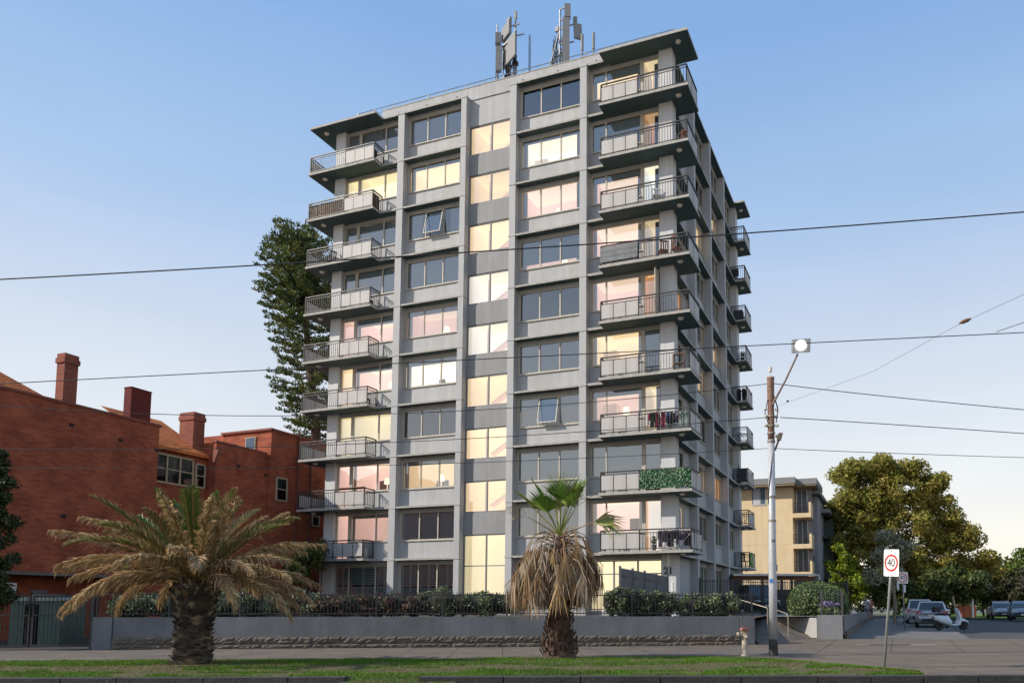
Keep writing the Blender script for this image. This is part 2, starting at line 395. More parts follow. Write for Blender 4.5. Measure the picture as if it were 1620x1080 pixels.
for k in range(2, 12):
    for s in 'RLB':
        if k < 11 or True:
            o = new('balcony' if k < 11 else 'canopy', SL[s], T, (0, 0, Z(k)))
            if k < 11:
                new('railing', RL[s][0], o); [new('infill_panel', pm, o) for pm in RL[s][1]]
            new('soffit_lamp', lm, o, (*lpos[s], -.13)); BAL[s, k] = o
# canopy upstand
# --- windows -------------------------------------------------------------
roomc = {'pink': ((.82, .62, .57), (1, .73, .66), .34, (1, .80, .60)), 'cream': ((.86, .73, .56), (1, .78, .55), .39, (1, .77, .46)), 'orange': ((.85, .52, .30), (1, .58, .30), .30, (1, .66, .36)),
         'white': ((.88, .85, .80), (1, .94, .88), .46, (1, .86, .62)), 'yellow': ((.88, .80, .60), (1, .86, .62), .38, (1, .82, .50))}
def litmat(name, base, em, s):
    m = mat(name, base, .9, .03, 1.2); b = m.node_tree.nodes['Principled BSDF']
    b.inputs['Emission Color'].default_value = (*em, 1); b.inputs['Emission Strength'].default_value = s*1.3; m.cycles.emission_sampling = 'NONE'; return m  # room surfaces emit by themselves the light that room lamps would give
roomm = {}
for k, (bc, em, s_, ce) in roomc.items():
    roomm[k] = [litmat('glow_wall_' + k, bc, em, s_), litmat('glow_ceiling_' + k, (.8, .72, .56), ce, s_*1.25), litmat('glow_floor_' + k, (.5, .36, .26), em, s_*.45), litmat('glow_side_' + k, [c*.92 for c in bc], em, s_*.78)]  # glow set per face: ceiling strongest, sides and floor dimmer, as painted shading
rw = random.Random(41)
PIC = [mat('picture_dark', (.12, .10, .10), .7, .4, 9), mat('picture_warm', (.42, .24, .14), .7, .4, 9), mat('picture_blue', (.18, .24, .32), .7, .4, 9)]
RV = {}
def roomv(md, k):
    if (md, k) in RV: return RV[md, k]
    out = []
    for m_ in roomm[md]:
        c = m_.copy(); c.node_tree.nodes['Principled BSDF'].inputs['Emission Strength'].default_value *= k; c.cycles.emission_sampling = 'NONE'; out.append(c)
    RV[md, k] = out; return out
darkm = mat('dark_room', (.035, .045, .07), .9, .1)
blindm = mat('roller_blind', (.47, .52, .555), .85, .03, 2)  # pale blue tone paints in the sky reflected by the dark windows
curtm = mat('curtain_cloth', (.52, .53, .58), .9, .06, 3)
sheerm = mat('sheer_curtain', (.85, .72, .62), .9, .04, 3)
shutm = mat('shutter_paint', (.62, .66, .66), .6, .04, 3)
WC = {}
def wmesh(w, h, splits, sill, dark=False, transom=None):
    key = ('f', round(w, 3), round(h, 3), tuple(splits), sill, dark, transom)
    if key in WC: return WC[key]
    m = MB(); t = .055
    m.box(0, t, 0, .09, 0, h); m.box(w - t, w, 0, .09, 0, h); m.box(t, w - t, 0, .09, 0, t); m.box(t, w - t, 0, .09, h - t, h)
    for s in splits: m.box(s - .035, s + .035, .005, .095, t, h - t)
    if transom: m.box(t, w - t, .008, .085, transom - .025, transom + .025)
    if sill: m.box(-.0, w + .0, -.075, -.002, -.05, .006)
    g = MB().face([(t*.5, .045, t*.5), (w - t*.5, .045, t*.5), (w - t*.5, .045, h - t*.5), (t*.5, .045, h - t*.5)])
    WC[key] = (m.mesh('window', frd if dark else frm), g.mesh('glass', glass)); return WC[key]
def curtain(w, h, m, amp=.035, per=.16, x0=0):
    mb = MB(); n = max(6, int(w/per*6)); a = []
    for i in range(n + 1):
        x = x0 + w*i/n; y = .17 + amp*math.sin(2*math.pi*x/per + math.sin(x*3)*1.2)
        a.append((mb.vert((x, y, .02)), mb.vert((x, y, h - .02))))
    for p, q in zip(a, a[1:]): mb.idx((p[0], q[0], q[1], p[1]))
    return mb.mesh('curtain', m, True)
LAMPS = []
def window(x0, y0, z0, w, h, splits, mode, rz=0, sill=True, dark=False, transom=None, depth=2.0, zf=None, zc=None, xl=0, xr=0, frac=None, E=1.0, lamp=(.5, .5), name='window'):
    fm, gm = wmesh(w, h, splits, sill, dark, transom)
    o = new(name, fm, T, (x0, y0, z0), rz)
    new('glass', gm, o)
    kind = mode.split('+')
    zf = -.0 if zf is None else zf; zc = h + .08 if zc is None else zc
    for md in kind:
        if md in roomm:
            mb = MB().room(-xl + .02, w + xr - .02, .12, depth, zf, zc)
            new('room', mb.mesh('room', roomv(md, rnd.choice((.78, .9, 1.0, 1.15)))), o)
            if md in ('pink', 'cream', 'white') and not dark and w > 2:
                c_ = new('curtain', curtain(w*.09, h, sheerm, .03, .1), o); c_ = new('curtain', curtain(w*.09, h, sheerm, .03, .1), o, (w*.91, 0, 0))
                if rw.random() < .55:
                    x_ = w*rw.uniform(.15, .7); ph = rw.uniform(.35, .6); zb_ = max(zf + 1.25, .1)
                    new('wall_picture', MB().box(x_, x_ + rw.uniform(.4, .8), depth - .06, depth - .02, zb_, zb_ + ph).mesh('wall_picture', [rw.choice(PIC)]), o)
                if rw.random() < .45:
                    x_ = w*rw.choice((.04, .78)); new('wardrobe', MB().box(x_, x_ + .75, depth - .62, depth - .03, zf + .01, zf + 2.1).mesh('wardrobe', [litmat('glow_wardrobe_' + md, (.55, .42, .32), roomc[md][1], roomc[md][2]*.6)]), o)  # wardrobe given its own faint glow so it reads as lit
                if 'blind' not in kind and rw.random() < .4:
                    new('blind', MB().box(.03, w - .03, .135, .139, h*(1 - rw.uniform(.12, .3)), h - .01).mesh('blind', [blindm]), o)
                if lamp[0] < .55:
                    x_ = w*(.3 + .5*lamp[0]); fu = MB().lathe([(.14, 0), (.05, .03), (.02, .06), (.02, .5), (.2, .52), (.13, .85), (.02, .86)], (x_, depth - .6, max(.1, zf + .9)), 14)
                    new('table_lamp', fu.mesh('table_lamp', [litmat('lamp_shade', (.8, .7, .55), (1, .85, .6), .9)]), o)
        elif md == 'dark':
            new('room', MB().room(-xl + .02, w + xr - .02, .12, depth*.6, zf, zc, 0, 0, 0, 0).mesh('room', [darkm]), o)
        elif md == 'blind':
            f = 1 if frac is None else frac
            new('blind', MB().box(.03, w - .03, .135, .139, h*(1 - f) + .01, h - .01).mesh('blind', [blindm]), o)
        elif md == 'curtain': new('curtain', curtain(w, h, curtm), o)
        elif md == 'sheer':
            f = 1 if frac is None else frac
            new('curtain', curtain(w, h*.62, sheerm, .02, .12), o)
        elif md == 'drapes':
            new('curtain', curtain(w*.24, h, curtm), o); c = new('curtain', curtain(w*.24, h, curtm), o, (w*.76, 0, 0))
        elif md == 'shutter':
            mb = MB(); n = int(h/.09); e = [0] + list(splits) + [w]
            for a, b in zip(e, e[1:]):
                for a2, b2 in ((a + .05, (a + b)/2), ((a + b)/2, b - .05)):
                    mb.box(a2, a2 + .05, .13, .16, .02, h - .03); mb.box(b2 - .05, b2, .13, .16, .02, h - .03); mb.box(a2 + .05, b2 - .05, .131, .159, h*.5 - .04, h*.5 + .04)
                    mb.box(a2 + .05, b2 - .05, .131, .159, .02, .1)
                    for i in range(1, n - 1):
                        if abs((i + .5)*.09 + .05 - h*.5) < .09: continue
                        mb.obox(((a2 + b2)/2, .145, (i + .5)*.09 + .05), ((b2 - a2)/2 - .05, 0, 0), (0, .026, .026), (0, -.004, .004))
            new('shutter', mb.mesh('shutter', [shutm]), o)
            new('room', MB().room(.02, w - .02, .19, .9, zf, zc, 0, 0, 0, 0).mesh('room', [darkm]), o)
    return o
def sash(par, x, w, h):            # one pane hinged at the head and pushed open at the foot
    m = MB(); t = .05
    for a in ((0, t, 0, .05, 0, h), (w - t, w, 0, .05, 0, h), (t, w - t, 0, .05, 0, t), (t, w - t, 0, .05, h - t, h)): m.box(*a)
    s = new('sash', m.mesh('sash', frm), par, (x, -.01, par_h(par) - .06 - h)); s.rotation_euler = (R(-13), 0, 0)
    s.location = (x, -.01 - math.sin(R(13))*0 , 0.06)
    # rotate about the head: shift foot outwards
    s.location.y = -.02 - math.sin(R(13))*h; s.location.z = .06 + h*(1 - math.cos(R(13)))
    new('glass', MB().face([(t, .02, t), (w - t, .02, t), (w - t, .02, h - t), (t, .02, h - t)]).mesh('glass', glass), par, s.location).rotation_euler = s.rotation_euler
def par_h(o): return 1.58

def jbox(*a): MB().box(*a).build('window_jamb', [frm], T)
b1 = {10: 'curtain', 9: 'cream', 8: 'dark+drapes', 7: 'blind', 6: 'pink+blind', 5: 'white+blind', 4: 'dark', 3: 'cream', 2: 'blind', 1: 'shutter'}
b2 = {10: 'dark', 9: 'white', 8: 'pink', 7: 'pink+blind', 6: 'dark', 5: 'blind', 4: 'white+blind+sheer', 3: 'blind', 2: 'dark+drapes', 1: 'dark'}
fr = {(1, 6): .2, (1, 5): .22, (2, 7): .84, (2, 4): .42}
for k in range(1, 11):
    for bi, (a, b), md in ((1, (FIN[0][1], FIN[1][0]), b1[k]), (2, (FIN[2][1], FIN[3][0]), b2[k])):
        w = b - a - .2; z0 = Z(k) + (.97 if k > 1 else .22); h = Z(k) + 2.53 - z0
        o = window(a + .1, 1.09, z0, w, h, [w/3, 2*w/3], md, zf=Z(k) - z0 + .06, zc=Z(k+1) - .2 - z0, frac=fr.get((bi, k)), lamp=(rnd.uniform(.3, .7), rnd.uniform(.4, .65)), E=1.3 if md == 'white' else 1)
        MB_ = None
        if (bi, k) in ((1, 8), (2, 4)): sash(o, w/3 + .04, w/3 - .08, h - .12)
    # jamb strips beside the windows
for k in range(1, 11):
    z0 = Z(k) + (.96 if k > 1 else .2)
    for a, b in ((FIN[0][1], FIN[1][0]), (FIN[2][1], FIN[3][0])):
        jbox(a, a + .1, 1.095, 1.24, z0, Z(k) + 2.54); jbox(b - .1, b, 1.095, 1.24, z0, Z(k) + 2.54)
# stair windows
sw = FIN[2][0] - FIN[1][1]
stc = {10: 'cream', 9: 'cream', 8: 'cream', 7: 'white', 6: 'white', 5: 'cream', 4: 'cream', 3: 'cream'}
for k in range(3, 11):
    window(FIN[1][1] + .01, 1.08, Z(k) - .505, sw - .02, 1.67, [sw/2], stc[k], dark=True, sill=False, zf=-.3, zc=1.9, depth=2.2, lamp=(.62, .5), E=.95)
window(FIN[1][1] + .01, 1.08, Z(1) + .26, sw - .02, Z(2) + 1.16 - Z(1) - .26, [sw/2], 'yellow', dark=True, sill=False, zf=-.1, zc=3.95, depth=2.4, transom=2.1, lamp=(.5, .5), E=.85)
# flights of stairs seen through the glass
for k in range(3, 11):
    st = MB()
    st.obox((FIN[1][1] + 1.75, 2.6, Z(k) + .55), (.9, 0, .55), (0, .25, 0), (-.015, 0, .035))
    st.box(FIN[1][1] + .75, FIN[1][1] + .81, 2.0, 2.06, Z(k) - .45, Z(k) + 1.2)
    st.build('stair_flight', [roomm['pink'][3]], T)  # flights glow too, sharing the emissive room side material
# corner bays
rb = {10: ('cream+blind', 'cream'), 9: ('blind', 'orange'), 8: ('pink', 'white'), 7: ('pink', 'cream'), 6: ('pink', 'orange'), 5: ('cream', 'blind'), 4: ('pink+blind', 'cream'), 3: ('blind', 'blind'), 2: ('pink', 'orange')}
lb = {10: ('curtain', 'curtain'), 9: ('yellow', 'yellow'), 8: ('curtain', 'curtain'), 7: ('blind', 'blind'), 6: ('pink+blind', 'pink'), 5: ('pink+blind', 'cream'), 4: ('yellow', 'yellow'), 3: ('pink', 'pink'), 2: ('pink', 'pink')}
cfr = {('R', 10): .34, ('R', 4): .22, ('L', 6): .3, ('L', 5): .22}
for k in range(2, 11):
    z0 = Z(k) + .99; h = 1.56
    md, dm = rb[k]
    window(-5.46, 1.13, z0, 2.72, h, [.8], md, zf=-.9, zc=1.7, frac=cfr.get(('R', k)), lamp=(rnd.uniform(.4, .7), .5), xl=.0)
    window(-2.66, 1.13, Z(k) + .03, .88, 2.52, [], dm, zf=.0, zc=2.64, sill=False, name='balcony_door', E=.8, depth=1.7)
    md, dm = lb[k]
    window(-20.16, 1.13, z0, 2.84, h, [1.76], md, zf=-.9, zc=1.7, frac=cfr.get(('L', k)), lamp=(rnd.uniform(.3, .6), .5))
    window(-21.1, 1.13, Z(k) + .03, .86, 2.52, [], dm, zf=.0, zc=2.64, sill=False, name='balcony_door', E=.8, depth=1.7)
for k in range(2, 11):
    jbox(-5.56, -5.46, 1.135, 1.25, Z(k) + .98, Z(k) + 2.56); jbox(-2.74, -2.66, 1.135, 1.25, Z(k) + .0, Z(k) + 2.56); jbox(-1.78, -1.74, 1.135, 1.25, Z(k), Z(k) + 2.56)
    jbox(-20.24, -20.16, 1.135, 1.25, Z(k), Z(k) + 2.56); jbox(-17.32, -17.22, 1.135, 1.25, Z(k) + .98, Z(k) + 2.56)
# an open balcony door leaf on the sixth balcony
m = MB(); m.box(0, .05, 0, .82, 0, 2.45); d = m.build('door_leaf', [frm], T, loc=(-1.84, .3, Z(6) + .04))
# ground floor bays
window(-21.1, 1.13, Z(1) + .12, 3.8, 2.36, [.95, 2.75], 'shutter', sill=False)
window(-5.5, 1.13, Z(1) + .07, 3.72, 2.42, [1.24, 2.48], 'yellow', dark=True, sill=False, transom=1.75, zf=-.04, zc=2.6, lamp=(.6, .5), E=1.2)
# side windows
sm = {(0, 6): 'orange', (0, 2): 'white', (1, 8): 'cream', (2, 9): 'cream', (2, 6): 'cream', (1, 5): 'cream', (1, 3): 'cream', (2, 3): 'orange', (1, 4): 'dark', (1, 9): 'dark'}
for k in range(1, 11):
    for i, (a, b) in enumerate(((5.85, 9.5), (9.85, 13.6), (13.95, 17.6)), 1):
        z0 = Z(k) + (1.11 if k > 1 else .22); h = Z(k) + 2.49 - z0; w_ = b - a - .1
        window(-1.52, a + .05, z0, w_, h, [w_*.25, w_*.5, w_*.75], sm.get((i, k), 'blind' if (i + k) % 3 else 'curtain'), rz=math.pi/2, zf=-.9, zc=h + .1, E=.8)
    if k > 1: window(-1.52, 1.64, Z(k) + .91, 2.64, 1.58, [.88, 1.76], sm.get((0, k), 'dark'), rz=math.pi/2, zf=-.8, zc=1.7, depth=1.1, lamp=(.5, .3), E=.7)
dm = MB(); dm.box(0, .9, 0, .05, 0, 2.03); dm.box(.14, .76, -.012, 0, .5, 1.85)
dr = dm.build('door', [mat('entry_door', (.62, .62, .58), .6, .04)], T, loc=(-1.53, 1.63, Z(1) + .02)); dr.rotation_euler = (0, 0, math.pi/2)
MB().tube([(.78, -.06, .9), (.78, -.06, 1.4)], .015, 6).build('handle', [mat('steel', (.5, .5, .5), .35, .05, metal=.8)], dr)
MB().box(-1.46, -1.33, .87, .915, 3.36, 3.9).build('wall_light', [mat('pale_lamp', (.7, .75, .65), .5)], T)
text('house_number', '21', .46, mat('black_paint', (.015, .016, .018), .4), T, (-1.42, .905, 3.11), (math.pi/2, 0, 0), .02, bold=.012)
# downpipe on the left corner
MB().tube([(-21.9, .86, 1.0), (-21.9, .86, Z(2) - .3), (-21.7, .95, Z(2) - .14)], .05, 8).build('downpipe', [wallm], T)
# roof edge railing
m = MB()
for z, r in ((1.12, .022), (.84, .014)):
    m.tube([(-20.6, 1.3, Z(11) + z), (-1.0, 1.3, Z(11) + z)], r, 6)
for i in range(17):
    u = -20.6 + 19.6*i/16
    m.bar((u, 1.3, Z(11) + .1), (u, 1.3, Z(11) + 1.14), .06 if i % 4 == 0 else .028)
m.build('roof_railing', [mat('galvanised', (.22, .22, .23), .5, .1, metal=.4)], T)
# ------------------------------------------------------------------ ground, road, verge, footpath
WD = Vector((22.46, 2.99, 0)).normalized()          # garden wall direction
WN = Vector((-WD.y, WD.x, 0))                       # towards the tower
W0 = Vector((-16.95, 25.87, 0)); W1 = Vector((5.51, 28.86, 0))
def wl(s, t=0, z=0): return W0 + WD*s + WN*t + Vector((0, 0, z))
WL = (W1 - W0).length
asph = mat('asphalt', (.06, .056, .052), .9, .2, .8, .35, 60, fine=.25)
asph2 = mat('side_asphalt', (.06, .06, .066), .9, .18, .7, .3, 60, fine=.25)
def concmat(name, col, joint=1.5, jw=.012, rot=0.0, var=.13):
    m = mat(name, col, .88, var, .9, .2, 70, fine=.2); nt = m.node_tree; N = nt.nodes; L = nt.links
    b = N['Principled BSDF']; src = b.inputs['Base Color'].links[0].from_socket
    tc = N.new('ShaderNodeTexCoord'); mp = N.new('ShaderNodeMapping'); mp.inputs['Rotation'].default_value = (0, 0, rot)
    L.new(tc.outputs['Object'], mp.inputs['Vector'])
    br = N.new('ShaderNodeTexBrick'); br.offset = 0; L.new(mp.outputs[0], br.inputs['Vector'])
    br.inputs['Scale'].default_value = 1; br.inputs['Brick Width'].default_value = joint; br.inputs['Row Height'].default_value = joint
    br.inputs['Mortar Size'].default_value = jw; br.inputs['Color1'].default_value = (1, 1, 1, 1); br.inputs['Color2'].default_value = (.86, .86, .87, 1); br.inputs['Mortar'].default_value = (.4, .4, .4, 1)
    mx = N.new('ShaderNodeMixRGB'); mx.blend_type = 'MULTIPLY'; mx.inputs['Fac'].default_value = 1
    L.new(src, mx.inputs['Color1']); L.new(br.outputs['Color'], mx.inputs['Color2']); L.new(mx.outputs['Color'], b.inputs['Base Color']); return m
conc = concmat('footpath_concrete', (.155, .125, .098), 1.5, .02, -.13, .26)
apronm = concmat('apron_paving', (.165, .125, .09), 2.2, .03, -.36)
def strip(name, pts_fn, x0, x1, ys, m, nx=1):
    mb = MB()
    for y0, y1 in zip(ys, ys[1:]):
        mb.face([pts_fn(x0, y0), pts_fn(x1, y0), pts_fn(x1, y1), pts_fn(x0, y1)])
    return struct(name, mb, m)
strip('ground', lambda x, y: (x, y, gz(y) - .20), -1500, 1500, [-60, 27, 33, 40, 50, 60, 200, 2500], mat('far_ground', (.10, .10, .075), .95, .25, .05))
struct('road', MB().face([(-90, -40, -.125), (90, -40, -.125), (90, 15.9, -.125), (-90, 15.9, -.125)]), asph)
# verge soil under the grass
soil = mat('verge_soil', (.075, .085, .018), .95, .5, .7, .3, 30, col2=(.125, .10, .045), fine=.35)
KY = lambda x: 15.42 + .034*(x + 11.6)
GB = lambda x: 19.98 + .107*(x + 15.4)
mb = MB(); xs = [-48 + 1.0*i for i in range(55)]; prev = None
def vback(x):
    b = GB(x)
    return b if x < 3.2 else b - (b - KY(x) - .05)*((x - 3.2)/3.4)**1.6
rv = random.Random(3)
for x in xs:
    row = [mb.vert((x, KY(x) + (vback(x) - KY(x))*j/8, .012 + .05*math.sin(math.pi*j/8) + rv.uniform(0, .012))) for j in range(9)] if x <= 6.5 else None
    if row and prev:
        for j in range(8): mb.idx((prev[j], row[j], row[j+1], prev[j+1]))
    if row: prev = row
fr_ = []
for i in range(9):
    x = -5.15 + .28*i; fr_.append([mb.vert((x, KY(x) + .1, .03)), mb.vert((x, KY(x) - .25, -.03)), mb.vert((x, KY(x) - .75, -.13))])
for A, B_ in zip(fr_, fr_[1:]):
    for j in range(2): mb.idx((A[j+1], B_[j+1], B_[j], A[j]))
struct('verge', mb, soil, True)
# kerb of bluestone blocks
kerbm = mat('bluestone', (.05, .046, .043), .85, .35, 3.0, .5, 25, fine=.3)
kt = MB(); x = -48.0
while x < 16:
    L = rv.uniform(1.0, 1.7)
    if not (-4.9 < x + L/2 < -3.15):
        y = KY(x) - .34; ex = 0
        kt.obox((x + L/2, KY(x + L/2) - .19, -.05 + rv.uniform(-.006, .006)), (L/2 - .012, .034*L/2, 0), (-.005, .16, 0), (0, 0, .085))
    x += L
struct('kerb', kt, kerbm)
# footpath between verge and wall, then the wide corner paving
fp = MB(); fp.face([(-48, GB(-48) - .4, .004), (6.2, GB(6.2) - .4, .004), (6.6, 29.4, .004), wl(-34, .1, .004)])
struct('footpath', fp, conc)
ap = MB(); sdv = Vector((sT, cT, 0))
for y0, y1 in ((15.9, 27), (27, 33)):
    ap.face([(3.0, y0, gz(y0) + .0), (60, y0, gz(y0)), (60, y1, gz(y1)), (3.0, y1, gz(y1))])
struct('paving', ap, apronm)
jt = MB(); dJ = Vector((sT, cT, 0)); nJ = Vector((cT, -sT, 0))
for i in range(16):
    p_ = Vector((6.5 + 2.3*i, 24.2, 0)); q_ = p_ + dJ*9.3; z0, z1 = gz(p_.y) + .004, gz(q_.y) + .004
    for a_, b_, za, zb in ((p_, p_ + dJ*2.95, gz(24) + .004, gz(27) + .004), (p_ + dJ*2.95, q_, gz(26.97) + .004, z1)):
        jt.face([(a_.x, a_.y, za), (a_.x + .03, a_.y, za), (b_.x + .03, b_.y, zb), (b_.x, b_.y, zb)])
for y_ in (18.6, 24.2, 28.6, 31.0): jt.face([(7, y_, gz(y_) + .005), (60, y_ + .8, gz(y_ + .8) + .005), (60, y_ + .84, gz(y_ + .84) + .005), (7, y_ + .04, gz(y_) + .005)])
struct('paving_joints', jt, mat('joint_dirt', (.045, .036, .028), .95, .3, 3))
SR0 = Vector((11.2, 33, 0))
def sp(x, y): return (x, y, gz(y))
sr = MB(); sf = MB(); lw = MB()
for y0, y1 in ((33, 42), (42, 51), (51, 60), (60, 90), (90, 150)):
    q = lambda y, off, dz: (SR0.x + (y - 33)*sT/cT + off, y, gz(y) + dz)
    sf.face([q(y0, -9, .0), q(y0, 4.2, .0), q(y1, 4.2, .0), q(y1, -9, .0)])
    sr.face([q(y0, 4.2, -.09), q(y0, 40, -.09), q(y1, 40, -.09), q(y1, 4.2, -.09)])
struct('side_footpath', sf, mat('side_path', (.15, .14, .13), .9, .15, .8, .2, 60, fine=.2)); struct('side_road', sr, asph2)
lw.face([(9.2, 28.5, .03), (12.3, 28.7, .03), (12.2, 29.0, .03), (9.2, 28.8, .03)])
struct('pale_paving', lw, mat('pale_concrete', (.36, .34, .31), .85, .1, 2.0, .1, 60, fine=.15))
t_ = thing('manhole_cover', 'grey steel pit lid set in the pale paving strip by the ramp', 'manhole cover', (10.4, 28.75, .034))
MB().box(-.75, .75, -.22, .22, 0, .006).build('lid', [mat('lid_steel', (.11, .11, .115), .6, .2, 6)], t_); m_ = MB(); [m_.box(-.7 + .2*i, -.66 + .2*i, -.2, .2, .006, .01) for i in range(8)]; m_.build('ribs', [MATS['lid_steel']], t_)
# raised garden behind the wall, and the rear yard
gs = mat('garden_soil', (.07, .05, .035), .95, .35, 2, .5, 20)
gb = MB()
gb.face([wl(.1, .1, .98), wl(WL, .1, .98), (7.5, 36.5, .99), (7.0, 60, 1.05), (-24, 60, 1.05), wl(.1, 14, .98)])
struct('garden_bed', gb, gs)
rg = MB(); rg.face([(7.4, 33.4, 1.0), (9.6, 33.4, 1.0), (20.5, 64, 1.1), (7.0, 64, 1.1), (7.4, 37, 1.0)])
struct('yard', rg, mat('yard_concrete', (.2, .19, .18), .9, .1, 1.5))
struct('ramp', MB().face([(5.7, 29.0, .02), (8.6, 32.6, .03), (9.0, 37.5, .99), (6.1, 36.5, .99)]), MATS['footpath_concrete'])
dv = MB().face([wl(-12, .3, .006), wl(0, .3, .006), wl(0, 30, .006), wl(-12, 30, .006)])
struct('driveway', dv, asph)

# grass blades
def grass():
    g = random.Random(11); n = 120000; V = np.zeros((n*3, 3), np.float32); mi = np.zeros(n, np.int32)
    from mathutils import noise
    i = 0
    while i < n:
        x = g.uniform(-16.5, 6.5); b = vback(x); k = KY(x) - (.6 if -5.0 < x < -3.1 else 0)
        if b - k < .1: continue
        y = k + (b - k)*g.random()**1.0 + (g.gauss(0, .05) if g.random() < .3 else 0)
        t = (y - k)/(b - k)
        d = noise.noise((x*.35, y*.9, 0)) + .5*noise.noise((x*1.3, y*2.1, 5))
        bare = d + (.34 if .18 < t < .5 else -.06) > .16
        if (abs(x + 9.8) < .9 or abs(x + 1.2) < 1.0) and t > .4 and g.random() < .55: bare = True
        if bare and g.random() < .84: continue
        h = g.uniform(.025, .065)*(.7 if bare else 1); a = g.uniform(0, 6.283); wd = g.uniform(.006, .011)
        z = .012 + .05*math.sin(math.pi*t) - (max(0, KY(x) + .05 - y)*.2 if y < KY(x) + .05 else 0)
        lx, ly = g.gauss(0, .03), g.gauss(0, .03); c, s = math.cos(a)*wd, math.sin(a)*wd
        V[i*3] = (x - c, y - s, z); V[i*3+1] = (x + c, y + s, z); V[i*3+2] = (x + lx, y + ly, z + h)
        mi[i] = 1 if (bare or g.random() < .12) else (2 if d < -.25 else 0); i += 1
    me = bpy.data.meshes.new('grass'); me.vertices.add(n*3); me.vertices.foreach_set('co', V.ravel())
    me.loops.add(n*3); me.loops.foreach_set('vertex_index', np.arange(n*3, dtype=np.int32))
    me.polygons.add(n); me.polygons.foreach_set('loop_start', np.arange(0, n*3, 3, dtype=np.int32))
    for m in (leafmat('grass_green', (.085, .20, .008), .35), leafmat('grass_dry', (.17, .15, .04), .3), leafmat('grass_dark', (.075, .15, .015), .3)): me.materials.append(m)
    me.polygons.foreach_set('material_index', mi); me.update(); me.validate()
    tag(new('grass', me), kind='stuff')
grass()
lm_ = MB(); g = random.Random(19)
for i in range(420):
    x = g.uniform(-16, 8); y = g.uniform(16.2, 26.5) if g.random() < .75 else g.uniform(16, 18); cx, cy = (-9.8, 18.6) if g.random() < .4 else (-1.2, 21.4)
    if g.random() < .4: x, y = g.gauss(cx, 1.6), max(15.9, g.gauss(cy, 1.3))
    z = .075 if y < vback(x) and x < 6.4 else .012; a = g.uniform(0, 6.28); s_ = g.uniform(.02, .07); c, s = math.cos(a)*s_, math.sin(a)*s_
    lm_.face([(x - c, y - s, z), (x + s*.4, y - c*.4, z + g.uniform(0, .02)), (x + c, y + s, z + .004), (x - s*.4, y + c*.4, z + g.uniform(0, .02))], g.randrange(2))
tag(lm_.build('leaf_litter', [mat('litter_brown', (.16, .10, .05), .9, .3), mat('litter_straw', (.30, .23, .13), .9, .3)]), kind='stuff')

# ------------------------------------------------------------------ garden wall, fences, gate
render = mat('dark_render', (.165, .17, .18), .8, .22, .7, .14, 12, streak=.14)
stone = mat('bluestone_block', (.15, .125, .10), .9, .35, 2.2, .6, 14, fine=.3)
gw = thing('garden_wall', 'long dark grey rendered garden wall on a rough stone base along the footpath', 'wall', W0, math.atan2(WD.y, WD.x))
m = MB(); m.box(.62, WL - .55, 0, .24, .35, 1.06); m.build('wall', [render], gw)
MB().box(0, .6, -.05, .26, 0, 1.07).build('pier', [render], gw); MB().box(WL - .53, WL, -.04, .26, 0, 1.07).build('pier', [render], gw)
m = MB(); g = random.Random(5)
for z0, z1, pr in ((0, .14, .10), (.15, .385, .085)):
    x = .63
    while x < WL - .6:
        L = min(g.uniform(.9, 2.0), WL - .56 - x)
        nx, nz = max(3, int(L/.09)), 4
        gr = [[m.vert((x + .006 + (L - .012)*i/nx, -pr - (0 if (i in (0, nx) or j in (0, nz)) else g.uniform(0, .05)), z0 + (z1 - z0)*j/nz)) for j in range(nz + 1)] for i in range(nx + 1)]
        for i in range(nx):
            for j in range(nz): m.idx((gr[i][j], gr[i+1][j], gr[i+1][j+1], gr[i][j+1]))
        m.face([(x + .006, -pr, z1), (x + L - .006, -pr, z1), (x + L - .006, .02, z1), (x + .006, .02, z1)])
        m.face([(x + .006, -pr, z0), (x + .006, .02, z0), (x + .006, .02, z1), (x + .006, -pr, z1)])
        x += L
m.box(.63, WL - .56, -.08, -.001, -.02, .37)
m.build('stone_base', [stone], gw)
ironm = mat('iron_paint', (.03, .031, .034), .55, .2, 4)
def fence(name, label, a, b, h, z0, sp=.125, post=2.25, pr=.02, postm=None, cat='fence', ph=.06):
    a, b = Vector(a), Vector(b); d = b - a; L = d.length; rz = math.atan2(d.y, d.x)
    t = thing(name, label, cat, (a.x, a.y, z0), rz); dz = (b.z - a.z)
    m = MB(); n = int(L/sp)
    for i in range(n + 1):
        x = L*i/n; m.box(x - pr/2, x + pr/2, -pr/2, pr/2, .05, h)
    m.build('palings', [ironm], t)
    m = MB()
    for z in (.09, h - .12): m.box(0, L, -.02, .02, z, z + .035)
    m.build('rails', [ironm], t)
    k = max(1, round(L/post))
    for i in range(k + 1):
        x = L*i/k; MB().box(x - ph/2, x + ph/2, -ph/2 - .003, ph/2 + .003, 0, h + .04).build('post', [postm or ironm], t)
    return t
fence('iron_fence', 'low black iron paling fence standing on the long grey garden wall', wl(.05, .12), wl(WL - .05, .12), .86, 1.07)
